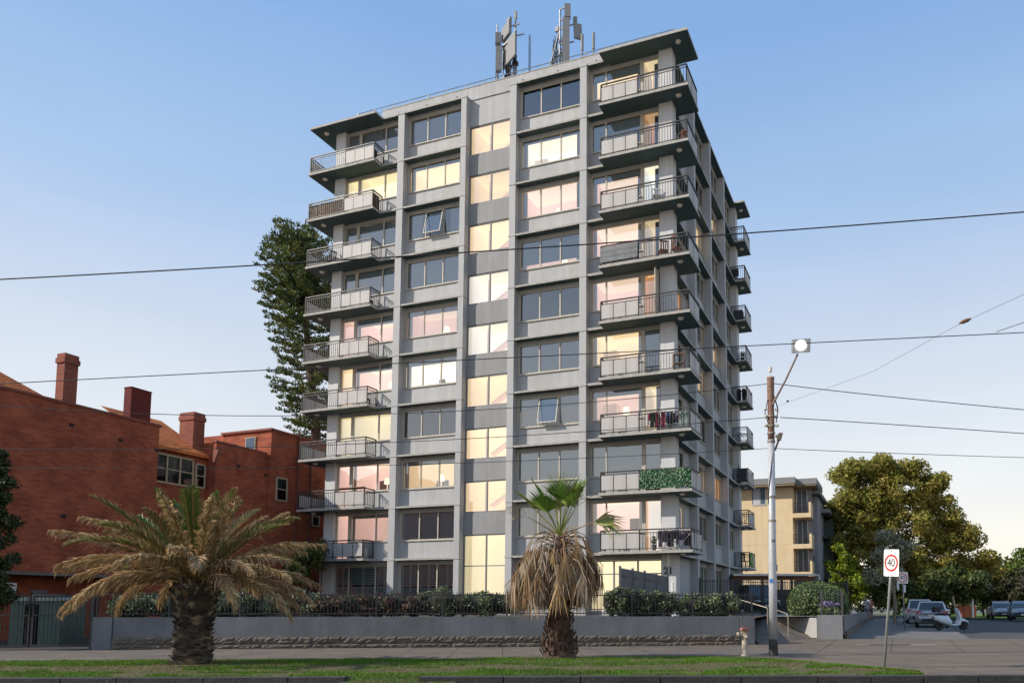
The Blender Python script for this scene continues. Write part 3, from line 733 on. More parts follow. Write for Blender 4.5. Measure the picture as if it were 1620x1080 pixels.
# double driveway gate at the left
gt = thing('driveway_gate', 'black steel double driveway gate between the left hedge and the grey wall', 'gate', wl(-3.95, .1), math.atan2(WD.y, WD.x))
for i in range(2):
    x0 = .12 + i*1.9
    m = MB(); m.box(x0, x0 + 1.85, -.03, .03, .1, .17); m.box(x0, x0 + 1.85, -.03, .03, 1.72, 1.79); m.box(x0, x0 + 1.85, -.03, .03, 1.1, 1.15)
    m.box(x0, x0 + .06, -.029, .029, .17, 1.72); m.box(x0 + 1.79, x0 + 1.85, -.029, .029, .17, 1.72)
    lf = m.build('gate_leaf', [ironm], gt)
    m = MB()
    for j in range(1, 15): x = x0 + 1.85*j/15; m.box(x - .009, x + .009, -.009, .009, .17, 1.9 if True else 0)
    m.build('palings', [ironm], lf)
for x in (.04, 3.88): MB().box(x - .05, x + .05, -.05, .05, 0, 1.95).build('post', [ironm], gt)
# second, taller fence at the ramp
fence('tall_iron_fence', 'tall black iron fence beside the tower entrance and carport', (4.6, 37.6, 0), (12.9, 41.5, 0), 1.75, 1.0, .14, 2.0, .024, ph=.1)
fence('short_iron_fence', 'short black iron fence section with two thick posts before the round hedge', (9.25, 33.3, 0), (10.0, 32.9, 0), 1.02, 1.06, .16, .8, .02, ph=.09)
# right garden wall with pier, running away along the side street
rw = thing('corner_wall', 'dark grey wall turning the corner under the round hedge', 'wall', (8.95, 33.0, 0))
m = MB()
m.prism([(0, 0), (.95, -.42), (1.03, -.18), (.08, .26)], 0, 1.07)
m.build('pier', [render], rw)
m = MB(); m.prism([(.93, -.16), (1.1, -.2), (15.3, 38), (15.05, 38)], .25, 1.04); m.build('wall', [render], rw)
m = MB(); g = random.Random(9)
for i in range(24):
    y0 = -.1 + 1.58*i; x0 = 1.12 + (y0 + .2)*.3717
    m.obox((x0 + .3, y0 + .75, .12 + gz(33 + y0)*.6), (.28, .76, 0), (.05, -.02, 0), (0, 0, .22))
m.build('stone_base', [stone], rw)
# sloping rendered wall beside the ramp
m = MB(); m.prism([(8.95, 33.05), (9.05, 33.2), (7.75, 35.6), (7.6, 35.5)], .1, .95)
tag(m.build('ramp_wall', [mat('pale_render', (.36, .35, .33), .8, .1, 1.5)]), 'pale low wall rising beside the entry ramp', 'wall')
hm = mat('brushed_steel', (.42, .36, .28), .4, .1, 5, metal=.6)
def handrail(label, pts, posts):
    t = thing('handrail', label, 'handrail', pts[0])
    o = Vector(pts[0]); m = MB().tube([Vector(p) - o for p in pts], .025, 8); m.build('rail', [hm], t)
    for p in posts:
        a = Vector(p) - o; MB().tube([a, a - Vector((0, 0, .88))], .024, 8).build('post', [hm], t)
p0 = [at(1155, 946, 33.5), at(1160, 945, 33.4), at(1214, 961, 31.6)]
handrail('upper steel handrail seen through the iron fence left of the pole', [tuple(p) for p in p0], [tuple(p0[0]), tuple(p0[2])])
p1 = [at(1225, 963, 31.4), at(1244, 970, 30.2), at(1246.5, 973, 30.1)]
handrail('lower steel handrail at the foot of the ramp right of the pole', [tuple(p) for p in p1], [tuple(p1[2])])

# ------------------------------------------------------------------ brick block on the left
bk = brickmat('red_brick', (.46, .118, .055), (.31, .068, .036), (.27, .135, .09), w=.32, h=.108, var=.42)
bk2 = brickmat('dark_red_brick', (.20, .036, .032), (.15, .028, .026), (.08, .035, .03), var=.25)
bk3 = brickmat('chimney_brick', (.33, .095, .055), (.24, .06, .04), (.22, .14, .11), var=.25)
capm = mat('brick_coping', (.22, .07, .05), .85, .2, 3)
tilem = brickmat('roof_tile', (.72, .23, .07), (.55, .14, .045), (.16, .045, .02), w=.34, h=.2, var=.25)
crm = mat('cream_joinery', (.38, .30, .20), .7, .1, 3)
dgl = glassmat('dark_glass', (.25, .28, .3), 1.5)
B = thing('brick_building', 'red brick block with chimneys and orange tiled roof left of the tower', 'building', (-24.1, 31, 0), -TH)
# local: x to the right of the wall face (outwards), y along the wall away from the avenue
m = MB()
MB().box(-9, 0, -6, 6.7, 2.85, 10.15).build('wall', [bk], B)                 # near block, oversailing the undercroft
MB().box(-9, -1.6, -6, 6.6, -.2, 2.85).build('wall', [bk], B)
MB().box(-9, -.7, 6.7, 10.2, -.2, 9.35).build('wall', [bk], B)               # recessed middle
MB().box(-9, -.1, 10.2, 13.8, -.2, 10.1).build('wall', [bk], B)              # second block
MB().box(-9.0, .12, 13.8, 24, -.2, 11.5).build('wall', [bk], B)              # far stair tower
m = MB(); m.box(-.14, .06, -6, 6.76, 10.15, 10.25); m.box(-9, .05, 6.6, 6.8, 10.15, 10.25)
m.box(-.35, -.05, 10.15, 13.7, 10.1, 10.2); m.box(-.4, .2, 13.7, 24, 11.5, 11.62); m.box(-3.6, .2, 13.68, 13.9, 11.5, 11.62)
for i in range(5): m.box(-.14, -.02 + .06*i, 10.04, 10.2, 9.0 + .13*i, 9.13 + .13*i)
m.build('coping', [capm], B)
MB().box(-1.7, .06, -6, 6.7, 2.72, 2.845).build('ledge', [mat('concrete_dark', (.13, .12, .11), .9, .1)], B)
m = MB()
m.face([(-1.0, -6, 10.1), (-1.0, 3.2, 10.1), (-4, .6, 12.3), (-4, -6, 12.3)]); m.face([(-1.0, 3.2, 10.1), (-8, 3.2, 10.1), (-4, .6, 12.3)])
m.face([(-.5, 6.7, 9.36), (-.5, 10.2, 9.36), (-4.2, 10.2, 11.6), (-4.2, 6.7, 11.6)]); m.face([(-.5, 6.7, 9.36), (-.5, 10.2, 9.36), (-.5, 10.2, 9.2), (-.5, 6.7, 9.2)])
m.build('roof', [tilem], B)
def chimney(x0, x1, y0, y1, z0, z1, mm, cap=True):
    m = MB()
    if not cap: return m.box(x0, x1, y0, y1, z0, z1).box(x0 - .02, x1 + .02, y0 - .02, y1 + .02, z1 + .001, z1 + .05).build('chimney', [mm], B)
    m.box(x0, x1, y0, y1, z0, z1 - .42); m.box(x0 - .05, x1 + .05, y0 - .05, y1 + .05, z1 - .42, z1 - .2); m.box(x0 - .01, x1 + .01, y0 - .01, y1 + .01, z1 - .2, z1)
    m.build('chimney', [mm], B)
chimney(-.55, -.06, 2.0, 2.6, 10.0, 12.4, bk3)
chimney(-.5, -.03, 5.15, 6.2, 10.0, 11.7, bk2, False)
chimney(-2.1, -1.1, 9.6, 10.3, 9.4, 11.7, bk3)
def bwin(y0, y1, z0, z1, x, n=1, mm=None):
    fmm = MB(); t = .09
    fmm.box(x - .03, x + .05, y0, y1, z0, z0 + t); fmm.box(x - .03, x + .05, y0, y1, z1 - t, z1); w_ = (y1 - y0)/n
    for i in range(n + 1):
        yy = y0 + w_*i; fmm.box(x - .028, x + .052, yy - t/2, yy + t/2, z0 + t, z1 - t)
    fmm.box(x - .02, x + .03, y0, y1, (z0 + z1)/2 - .03, (z0 + z1)/2 + .03)
    o = fmm.build('window', [mm or crm], B)
    MB().face([(x + .012, y0, z0), (x + .012, y1, z0), (x + .012, y1, z1), (x + .012, y0, z1)]).build('glass', [dgl], o)
    bl = MB()
    for i in range(n):
        yy = y0 + w_*i; bl.box(x + .004, x + .008, yy + .1, yy + w_ - .1, z0 + (.25 if i else .5)*(z1 - z0), z1 - .1)
    bl.build('blind', [mat('pale_blind', (.55, .52, .45), .8, .05)], o)
bwin(7.0, 9.3, 7.55, 9.05, -.685, 3)
bwin(9.5, 10.05, 7.6, 8.9, -.684, 1)
bwin(14.3, 15.1, 7.5, 8.9, .135, 1)
bwin(17.3, 17.9, 6.3, 7.6, .135, 1)
m = MB(); m.box(-1.75, -1.0, 13.73, 13.82, 10.45, 11.2); wo = m.build('window', [crm], B)
MB().box(-1.69, -1.06, 13.72, 13.725, 10.5, 11.15).build('glass', [mat('blue_pane', (.06, .10, .16), .15, .1)], wo)
m = MB(); 
for y, zz in ((15.9, 11.9), (17.0, 12.0)): m.tube([(.2, y, .5), (.2, y, zz)], .05, 8)
m.build('drainpipe', [mat('pipe_paint', (.10, .03, .025), .6)], B)
m = MB(); g = random.Random(4)
for y, z in ((-1.5, 9.5), (2.3, 9.2), (4.6, 9.0), (6.5, 8.9), (-2.2, 5.6), (2.2, 5.2), (4.4, 5.0), (11.6, 9.0), (13.6, 8.8), (18.6, 9.0), (-3.5, 3.6)):
    xx = .006 if y < 6.7 else (-.094 if y < 13.8 else .126)
    m.box(xx - .02, xx, y, y + .23, z, z + .16)
m.build('air_vent', [mat('vent_dark', (.03, .012, .01), .9)], B)
# green garden shed, notice, basin behind the gate
shm = mat('green_steel', (.075, .115, .095), .55, .1, 3)
s = thing('garden_shed', 'green corrugated steel shed behind the driveway gate', 'shed', (at(12, 1018, 28.2).x, 28.2, 0), .1)
m = MB()
def corr(m, x0, x1, y, z0, z1):
    n = int((x1 - x0)/.05)
    for i in range(n):
        a, b = x0 + (x1 - x0)*i/n, x0 + (x1 - x0)*(i + 1)/n
        m.face([(a, y + (.018 if i % 2 else 0), z0), (b, y + (0 if i % 2 else .018), z0), (b, y + (0 if i % 2 else .018), z1), (a, y + (.018 if i % 2 else 0), z1)])
corr(m, 0, .5, 0, 0, 1.62); corr(m, .98, 1.75, 0, 0, 1.62); m.box(0, .04, .02, 1.6, 0, 1.62); m.box(1.71, 1.75, .02, 1.6, 0, 1.62); m.box(.04, 1.71, 1.56, 1.6, 0, 1.62); m.box(.5, .98, 0, .02, 1.5, 1.62)
m.build('wall', [shm], s)
m = MB(); m.prism([(0, 0), (0, 0)], 0, 0) if False else None
m.face([(-.08, -.08, 1.62), (1.83, -.08, 1.62), (1.83, 1.7, 1.62), (-.08, 1.7, 1.62)]); m.face([(-.08, -.08, 1.64), (.87, -.08, 1.86), (.87, 1.7, 1.86), (-.08, 1.7, 1.64)]); m.face([(.87, -.08, 1.86), (1.83, -.08, 1.64), (1.83, 1.7, 1.64), (.87, 1.7, 1.86)]); m.face([(-.08, -.079, 1.62), (1.83, -.079, 1.62), (.87, -.079, 1.86)])
m.build('roof', [mat('shed_roof', (.28, .32, .26), .5, .1)], s)
n_ = thing('notice_board', 'white notice board with red heading on the brick undercroft wall', 'notice', at(24, 948, 29.2), -TH + math.pi/2 - 1.2)
MB().box(0, .02, -.55, .0, 0, .62).build('board', [mat('notice_white', (.55, .56, .58), .5, .05)], n_)
m = MB()
for i in range(7): m.box(.0205, .0225, -.5, -.05 - .06*(i % 3), .08 + .055*i, .10 + .055*i)
m.build('print', [mat('notice_grey', (.25, .25, .28), .6)], n_)
MB().box(.0205, .023, -.5, -.06, .5, .55).build('heading', [mat('notice_red', (.5, .05, .05), .6)], n_)
bs = thing('laundry_basin', 'small dark basin on a green stand above the shed', 'basin', at(61, 945, 29.6))
m = MB().lathe([(.05, 0), (.22, .08), (.3, .28), (.27, .28), (.18, .1), (.02, .06)], n=18); m.build('bowl', [mat('dark_metal', (.06, .06, .06), .5)], bs, True)
MB().tube([(0, 0, .03), (0, 0, -1.4)], .06, 8).build('stand', [shm], bs)
# ------------------------------------------------------------------ plants
def leaf_cloud(mb, g, blobs, n, size, nm=3, shell=.55, flat=0.0, mfun=None, asp=1.6, up=0.0):
    tot = sum(b[1][0]*b[1][1]*b[1][2] for b in blobs) or 1
    for c, r in blobs:
        k = max(6, int(n*(r[0]*r[1]*r[2])/tot))
        for _ in range(k):
            d = Vector((g.gauss(0, 1), g.gauss(0, 1), g.gauss(0, 1))).normalized(); q = (shell + (1 - shell)*g.random()) if g.random() < .82 else g.random()
            p = Vector((c[0] + d.x*r[0]*q, c[1] + d.y*r[1]*q, c[2] + d.z*r[2]*q))
            a = Vector((g.gauss(0, 1), g.gauss(0, 1), g.gauss(0, 1) * (1 - flat) + up)).normalized()
            nrm = (d*.8 + Vector((g.gauss(0, 1), g.gauss(0, 1), g.gauss(0, 1)))*.7).normalized()
            x = a.cross(nrm)
            if x.length < 1e-3: continue
            x.normalize(); s_ = size*g.uniform(.55, 1.3); a = nrm.cross(x)
            mb.face([p - x*s_*.5, p + a*s_*asp*.45, p + x*s_*.5, p - a*s_*asp*.55], mfun(p, d, g) if mfun else g.randrange(nm))
def blobs_from(g, main, n, rr, spread=.85):
    out = []
    for c, r in main:
        for _ in range(n):
            d = Vector((g.gauss(0, 1), g.gauss(0, 1), g.gauss(0, 1))).normalized(); q = spread*g.random()**.4
            k = g.uniform(*rr)
            out.append(((c[0] + d.x*r[0]*q, c[1] + d.y*r[1]*q, c[2] + d.z*r[2]*q), (k, k, k*.8)))
    return out
barkm = mat('bark', (.09, .06, .045), .95, .35, 5, .8, 12)
barkg = mat('pale_bark', (.22, .17, .13), .95, .3, 5, .6, 14)
def limb(mb, g, a, b, r0, r1, seg=5, wob=.1):
    a, b = Vector(a), Vector(b); L = (b - a).length; pts = []; rs = []
    for i in range(seg + 1):
        t = i/seg; p = a.lerp(b, t)
        if 0 < i < seg: p += Vector((g.gauss(0, 1), g.gauss(0, 1), g.gauss(0, .5)))*wob*L*.3
        pts.append(p); rs.append(r0 + (r1 - r0)*t)
    mb.tube(pts, rs, 7)

# --- Phoenix palm, half dead
def date_palm():
    g = random.Random(21); t = thing('date_palm', 'squat date palm with browning drooping fronds and thick scaly trunk on the verge', 'palm tree', (-9.79, 18.6, .04))
    mb = MB(); prof = [(.43, -.05), (.44, .1), (.40, .45), (.37, .85), (.37, 1.2), (.42, 1.5), (.47, 1.72), (.42, 1.9), (.25, 2.0)]
    mb.lathe(prof, n=22)
    def rad(z):
        for (r0, z0), (r1, z1) in zip(prof, prof[1:]):
            if z0 <= z <= z1: return r0 + (r1 - r0)*(z - z0)/(z1 - z0)
        return .45
    nrow = 19
    for i in range(nrow):
        z0_ = .03 + 1.85*i/nrow; n = g.choice((10, 11, 12, 13)); big = min(1.5, .75 + .9*i/nrow)
        for j in range(n):
            a = 2*math.pi*(j + .5*(i % 2) + g.uniform(-.12, .12))/n; z = z0_ + g.uniform(-.045, .045); r = rad(max(0, z)) - .01
            o = Vector((math.cos(a), math.sin(a), 0)); tg = Vector((-o.y, o.x, 0)); c = o*r + Vector((0, 0, z))
            hw = .125*g.uniform(.6, 1.25); hh = .055*big*g.uniform(.8, 1.3); pr = (.06 + .05*g.random())*big
            p = [c - tg*hw, c - Vector((0, 0, hh*1.1)), c + tg*hw, c + Vector((0, 0, hh*.8))]; tip = c + o*pr + Vector((0, 0, hh*.9))
            q0 = c + o*pr*.9 - tg*hw*.55 + Vector((0, 0, hh*.7)); q1 = c + o*pr*.9 + tg*hw*.55 + Vector((0, 0, hh*.7))
            k = g.randrange(3)
            mb.face([p[0], p[1], tip, q0], k); mb.face([p[1], p[2], q1, tip], k); mb.face([p[0], q0, tip, q1, p[2], p[3]], k)
    mb.build('trunk', [mat('palm_trunk', (.085, .067, .05), .95, .4, 6, .6, 30), mat('palm_scale', (.27, .21, .15), .95, .35, 6, .5, 30), mat('palm_scale_dark', (.045, .036, .03), .95, .35, 6)], t)
    bo = MB()
    for i in range(64):
        a = 2.4*i; f = i/64; z = 1.62 + .5*f; o = Vector((math.cos(a), math.sin(a), 0)); rr_ = .44 - .3*f; e = .5 + .8*f
        c = o*rr_ + Vector((0, 0, z)); d = o*math.cos(e) + Vector((0, 0, math.sin(e))); L_ = g.uniform(.2, .42)
        tg = Vector((-o.y, o.x, 0)); bo.face([c - tg*.07, c + tg*.07, c + d*L_ + tg*.03, c + d*L_ - tg*.03], g.randrange(3)); bo.face([c - tg*.05 - Vector((0, 0, .05)), c + d*L_ - tg*.02, c + d*L_ + tg*.02, c + tg*.05 - Vector((0, 0, .05))], g.randrange(3))
    bo.build('frond_stubs', [MATS['palm_trunk'], MATS['palm_scale'], mat('stub_brown', (.20, .12, .06), .9, .3, 6)], t)
    mats = [leafmat('frond_green', (.12, .19, .045), .4, .45), leafmat('frond_olive', (.24, .205, .085), .4, .5), leafmat('frond_dry', (.47, .32, .17), .35, .6), leafmat('frond_rachis', (.34, .22, .08), .25, .5)]
    def frond(az, el, L, droop, kind, z0):
        mb = MB(); o = Vector((math.cos(az), math.sin(az), 0)); p = o*.18 + Vector((0, 0, z0)); e = el; n = 26; L *= .87; pts = [p.copy()]; ds = []
        sw = g.uniform(-.12, .12)
        for i in range(n):
            f = i/n; e2 = e - droop*(f**1.35); a2 = az + sw*f
            d = Vector((math.cos(a2)*math.cos(e2), math.sin(a2)*math.cos(e2), math.sin(e2))); ds.append(d); p = p + d*(L/n); pts.append(p.copy())
        mb.tube(pts, [.032*(1 - .85*i/n) + .003 for i in range(n + 1)], 5, 3, False)
        m_ = 112
        for i in range(m_):
            f = .13 + .87*(i + g.random())/m_; k = min(n - 1, int(f*n)); q = pts[k].lerp(pts[k+1], f*n - k); d = ds[k]
            side = Vector((-math.sin(az), math.cos(az), 0)); upv = side.cross(d).normalized()
            if upv.z < 0: upv = -upv
            ll = (.42*math.sin(math.pi*min(1, .12 + f*.88))**.6 + .06)*g.uniform(.75, 1.1)
            if kind == 2: ll *= .85
            for sgn in (-1, 1):
                if kind == 2 and g.random() < .12: continue
                dd = d*g.uniform(.75, 1.1) + side*sgn*g.uniform(.3, .72) + upv*(g.uniform(.05, .5) if kind < 2 else g.uniform(-.45, .45)); dd.normalize()
                if kind == 2: dd = (dd + Vector((0, 0, -.38*g.random()))).normalized()
                mid = q + dd*ll*.55; tip = q + dd*ll + Vector((0, 0, -(.05 if kind < 2 else .16)*g.random()))
                wv = d.cross(dd).normalized().cross(dd)*.0105 + upv*.004
                mk = kind if g.random() < .8 else max(0, min(2, kind + g.choice((-1, 1))))
                mb.face([q - wv*.7, q + wv*.7, mid + wv, tip, mid - wv], mk)
        mb.build('frond', mats, t)
    specs = []
    for i in range(9): specs.append((g.uniform(0, 6.28), R(g.uniform(68, 86)), g.uniform(2.3, 2.75), R(g.uniform(8, 28)), 0 if i < 6 else 1))
    for i in range(19): specs.append((2*math.pi*i/19 + g.uniform(-.15, .15), R(g.uniform(46, 64)), g.uniform(2.8, 3.2), R(g.uniform(25, 55)), g.choice((0, 1, 1, 2, 2))))
    for i in range(18): specs.append((2*math.pi*i/18 + g.uniform(-.15, .15), R(g.uniform(26, 44)), g.uniform(2.9, 3.5), R(g.uniform(35, 65)), g.choice((1, 2, 2, 2))))
    for i in range(12): specs.append((R((165, 200, 20, -20, 40, 140, 90, 65, 115, 185, -5, 215)[i]) + g.uniform(-.1, .1), R(g.uniform(8, 26)), g.uniform(2.8, 3.4), R(g.uniform(40, 75)), 2))
    for i in range(4): specs.append((R((222, 318, 205, 338)[i]), R((20, 16, 30, 24)[i]), (2.9, 2.8, 3.2, 3.2)[i], R((85, 80, 65, 60)[i]), 2))
    for s_ in specs: frond(*s_, 1.98)
date_palm()

# --- fan palm with a skirt of dead leaves
def fan_palm():
    g = random.Random(33); t = thing('fan_palm', 'fan palm with green top and a skirt of hanging dead leaves on the verge', 'palm tree', (-1.25, 21.3, .06))
    mb = MB(); mb.lathe([(.50, -.08), (.43, .12), (.35, .5), (.30, .9), (.27, 1.6), (.22, 2.6), (.16, 3.25)], n=16)
    for i in range(260):
        a = g.uniform(0, 6.28); z = g.uniform(0, 1.5)**1.0; r = .46 - .16*z if z < 1 else .30 - .05*(z - 1)
        o = Vector((math.cos(a), math.sin(a), 0)); tg = Vector((-o.y, o.x, 0)); c = o*(r - .02) + Vector((0, 0, z)); w_ = g.uniform(.03, .07); h = g.uniform(.12, .3)
        mb.face([c - tg*w_, c + tg*w_, c + o*.09 + tg*w_*.5 - Vector((0, 0, -h)), c + o*.11 - tg*w_*.3 - Vector((0, 0, -h*.8))], g.randrange(2))
    mb.build('trunk', [mat('fan_trunk', (.085, .05, .038), .95, .4, 7, .8, 20), mat('fan_trunk_pale', (.15, .09, .065), .95, .4, 7)], t)
    gm = [leafmat('fan_green', (.11, .20, .03), .35, .4, .3), leafmat('fan_green_light', (.25, .29, .06), .3, .4, .3), leafmat('fan_dry', (.40, .26, .12), .4, .6), leafmat('fan_grey', (.42, .33, .235), .35, .7), leafmat('fan_brown', (.25, .145, .075), .4, .7)]
    C = Vector((0, 0, 3.3))
    def fan(mb, p, d, nrm, rad_, spread, mk, seg=34, fold=.25, sag=0.0):
        side = d.cross(nrm).normalized(); nrm = side.cross(d)
        for i in range(seg):
            a = (i/(seg - 1) - .5)*spread; dd = (d*math.cos(a) + side*math.sin(a) + nrm*fold*abs(math.sin(a))).normalized()
            L = rad_*(.62 + .38*math.cos(a*.8))*g.uniform(.9, 1.06); w_ = side*math.cos(a) - d*math.sin(a)
            mid = p + dd*L*.55; tip = p + dd*L + Vector((0, 0, -sag*g.random() - .04)); ww = rad_*spread/seg*.27
            m_ = mk if g.random() < .8 else (1 if mk == 0 else 2)
            mb.face([p, mid - w_*ww + nrm*.012, tip, mid + w_*ww - nrm*.012], m_)
    for i in range(11):     # green crown
        az = 2.4*i + g.uniform(-.3, .3); el = R((88, 80, 75, 70, 64, 72, 58, 52, 66, 46, 40)[i]); L = g.uniform(.75, 1.05)
        d = Vector((math.cos(az)*math.cos(el), math.sin(az)*math.cos(el), math.sin(el))); mb = MB(); q = C + d*L
        mb.tube([C, C + d*L*.5 + Vector((0, 0, .02)), q], [.022, .018, .012], 5, 1, False)
        n = Vector((0, 0, 1)).cross(d).cross(d) * -1
        n = Vector((-math.cos(az)*math.sin(el), -math.sin(az)*math.sin(el), math.cos(el)))
        fan(mb, q, d, n, g.uniform(.78, 1.0), R(g.uniform(105, 145)), 0 if i % 3 else 1, sag=.08, fold=.15)
        mb.build('leaf', gm, t)
    for px_, py_, mk in ((-1.3, .75, 2), (1.45, .55, 1)):        # two side leaves, one dry, one folded
        d = Vector((px_, -.2, py_)).normalized(); mb = MB(); q = C + d*1.0
        mb.tube([C, C + d*.5, q], [.022, .018, .012], 5, 2, False)
        fan(mb, q, Vector((px_, -.1, -.05 if mk == 1 else .35)).normalized(), Vector((-.2*px_, -.6, .8)), .95, R(95), mk if mk == 2 else 1, sag=.3, seg=26); mb.build('leaf', gm, t)
    for i in range(135):     # the skirt
        az = g.uniform(0, 6.28); top = 2.2 + 1.0*g.random()**.8; out = (1.5 - .46*(top - 2.1))*g.uniform(.55, 1.1); o = Vector((math.cos(az), math.sin(az), 0)); sd_ = Vector((-o.y, o.x, 0))
        a = Vector((0, 0, top + .1)); k = o*out*.72 + Vector((0, 0, top + .02 + g.uniform(-.05, .25)*(1 if top > 2.6 else .3))); mb = MB()
        e = o*out + Vector((0, 0, top - .45))
        mb.tube([a + o*.12, k*.6 + a*.4 + Vector((0, 0, .12)), k, e], [.016, .014, .012, .01], 5, g.choice((2, 3, 4)), False)
        L = g.uniform(.6, 1.15)*(1 if top < 2.9 else .9); mk = g.choice((2, 3, 3, 3, 4, 4)); n = 26
        for j in range(n):
            f = (j/(n - 1) - .5); st_ = k.lerp(e, .35 + .65*g.random()); lat = sd_*f*g.uniform(.3, .62) + o*g.uniform(-.14, .1)
            p1 = st_ + lat*.5 - Vector((0, 0, L*.38)); p2 = st_ + lat - Vector((0, 0, L*g.uniform(.75, 1.08))); ww = sd_*.017 + o*g.uniform(-.012, .012)
            mb.face([st_, p1 - ww, p2, p1 + ww], mk if g.random() < .75 else g.choice((2, 3, 4)))
        mb.build('dead_leaf', gm, t) if i < 99 else _skirt.append(mb)
    rest = MB()
    for b in _skirt:
        o_ = len(rest.v); rest.v += b.v; rest.f += [[i + o_ for i in f] for f in b.f]; rest.m += b.m
    tag(rest.build('dead_leaf_mass', gm, t), kind='stuff')
_skirt = []
fan_palm()

# --- Norfolk Island pine behind the tower
def norfolk():
    g = random.Random(5); t = thing('norfolk_pine', 'tall dark green layered pine rising behind the left side of the tower', 'pine tree', (at(497, 955, 60).x, 60, .4))
    top = 30.9; mb = MB()
    def ax(z): f = z/top; return Vector((-2.55*max(0, (f - .35)/.65)**1.25, 0, z))
    mb.tube([ax(z) for z in (0, 5, 10, 15, 20, 25, 29, 31.4)], [.5, .47, .42, .36, .28, .2, .1, .03], 9); mb.build('trunk', [barkm], t)
    mats = [leafmat('pine_dark', (.045, .08, .022), .4, .55, .1), leafmat('pine_mid', (.10, .145, .035), .35, .55, .15), leafmat('pine_olive', (.17, .18, .042), .35, .55, .15)]
    mb = MB(); br = MB(); z = 7.0
    while z < top - .2:
        f = (top - z); Rr = min(3.7, 2.0*max(0, f)**.42 + .45) if f < 8 else max(1.6, 3.7 - .02*(f - 8)**2)
        n = 11 if f > 3 else 9; a0 = g.uniform(0, 6.28); z0 = z
        for j in range(n):
            z = z0 + g.uniform(-.28, .28)
            az = a0 + 2*math.pi*j/n + g.uniform(-.2, .2); L = Rr*g.uniform(.72, 1.1); el0 = -.12 + (.75*(1 - f/5) if f < 5 else 0)
            if f > 7 and g.random() < .36: continue
            p = ax(z); pts = [p]; nseg = 7
            for i in range(nseg):
                e = el0 + .75*(i/nseg)**1.7*(.6 + .4*g.random()); d = Vector((math.cos(az)*math.cos(e), math.sin(az)*math.cos(e), math.sin(e))); p = p + d*L/nseg; pts.append(p)
            br.tube(pts, [.05*(1 - i/nseg) + .012 for i in range(nseg + 1)], 4, 0, False)
            nc = max(2, int(L/.62)); o = Vector((math.cos(az), math.sin(az), 0)); side = Vector((-o.y, o.x, 0))
            for c_ in range(nc):
                q_ = (.3 if f > 6 else .15) + (.97 - (.3 if f > 6 else .15))*(c_ + g.uniform(.3, 1))/nc; q_ = min(.999, q_); k = min(nseg - 1, int(q_*nseg)); cc = pts[k].lerp(pts[k+1], q_*nseg - k) + side*g.uniform(-.3, .3)
                rad_ = g.uniform(.26, .46)*(1.05 - .3*q_); tone = g.choice((0, 0, 1, 1, 2))
                for i in range(38):
                    dv_ = Vector((g.gauss(0, 1), g.gauss(0, 1), g.gauss(0, 1))).normalized(); pp = cc + Vector((dv_.x*rad_*1.25, dv_.y*rad_*1.25, dv_.z*rad_*.7 + .1))*g.uniform(.35, 1)
                    dd = (dv_*.7 + o*.4 + Vector((0, 0, .65))).normalized(); w_ = dd.cross(Vector((g.gauss(0, 1), g.gauss(0, 1), g.gauss(0, 1)))).normalized()*.05; ll = g.uniform(.14, .26)
                    mb.face([pp - dd*ll*.5, pp + w_, pp + dd*ll*.6, pp - w_], tone if g.random() < .7 else g.randrange(3))
        z = z0 + (.58 if f > 6 else .34)
    mb.build('foliage', mats, t); br.build('branch', [barkm], t)
norfolk()

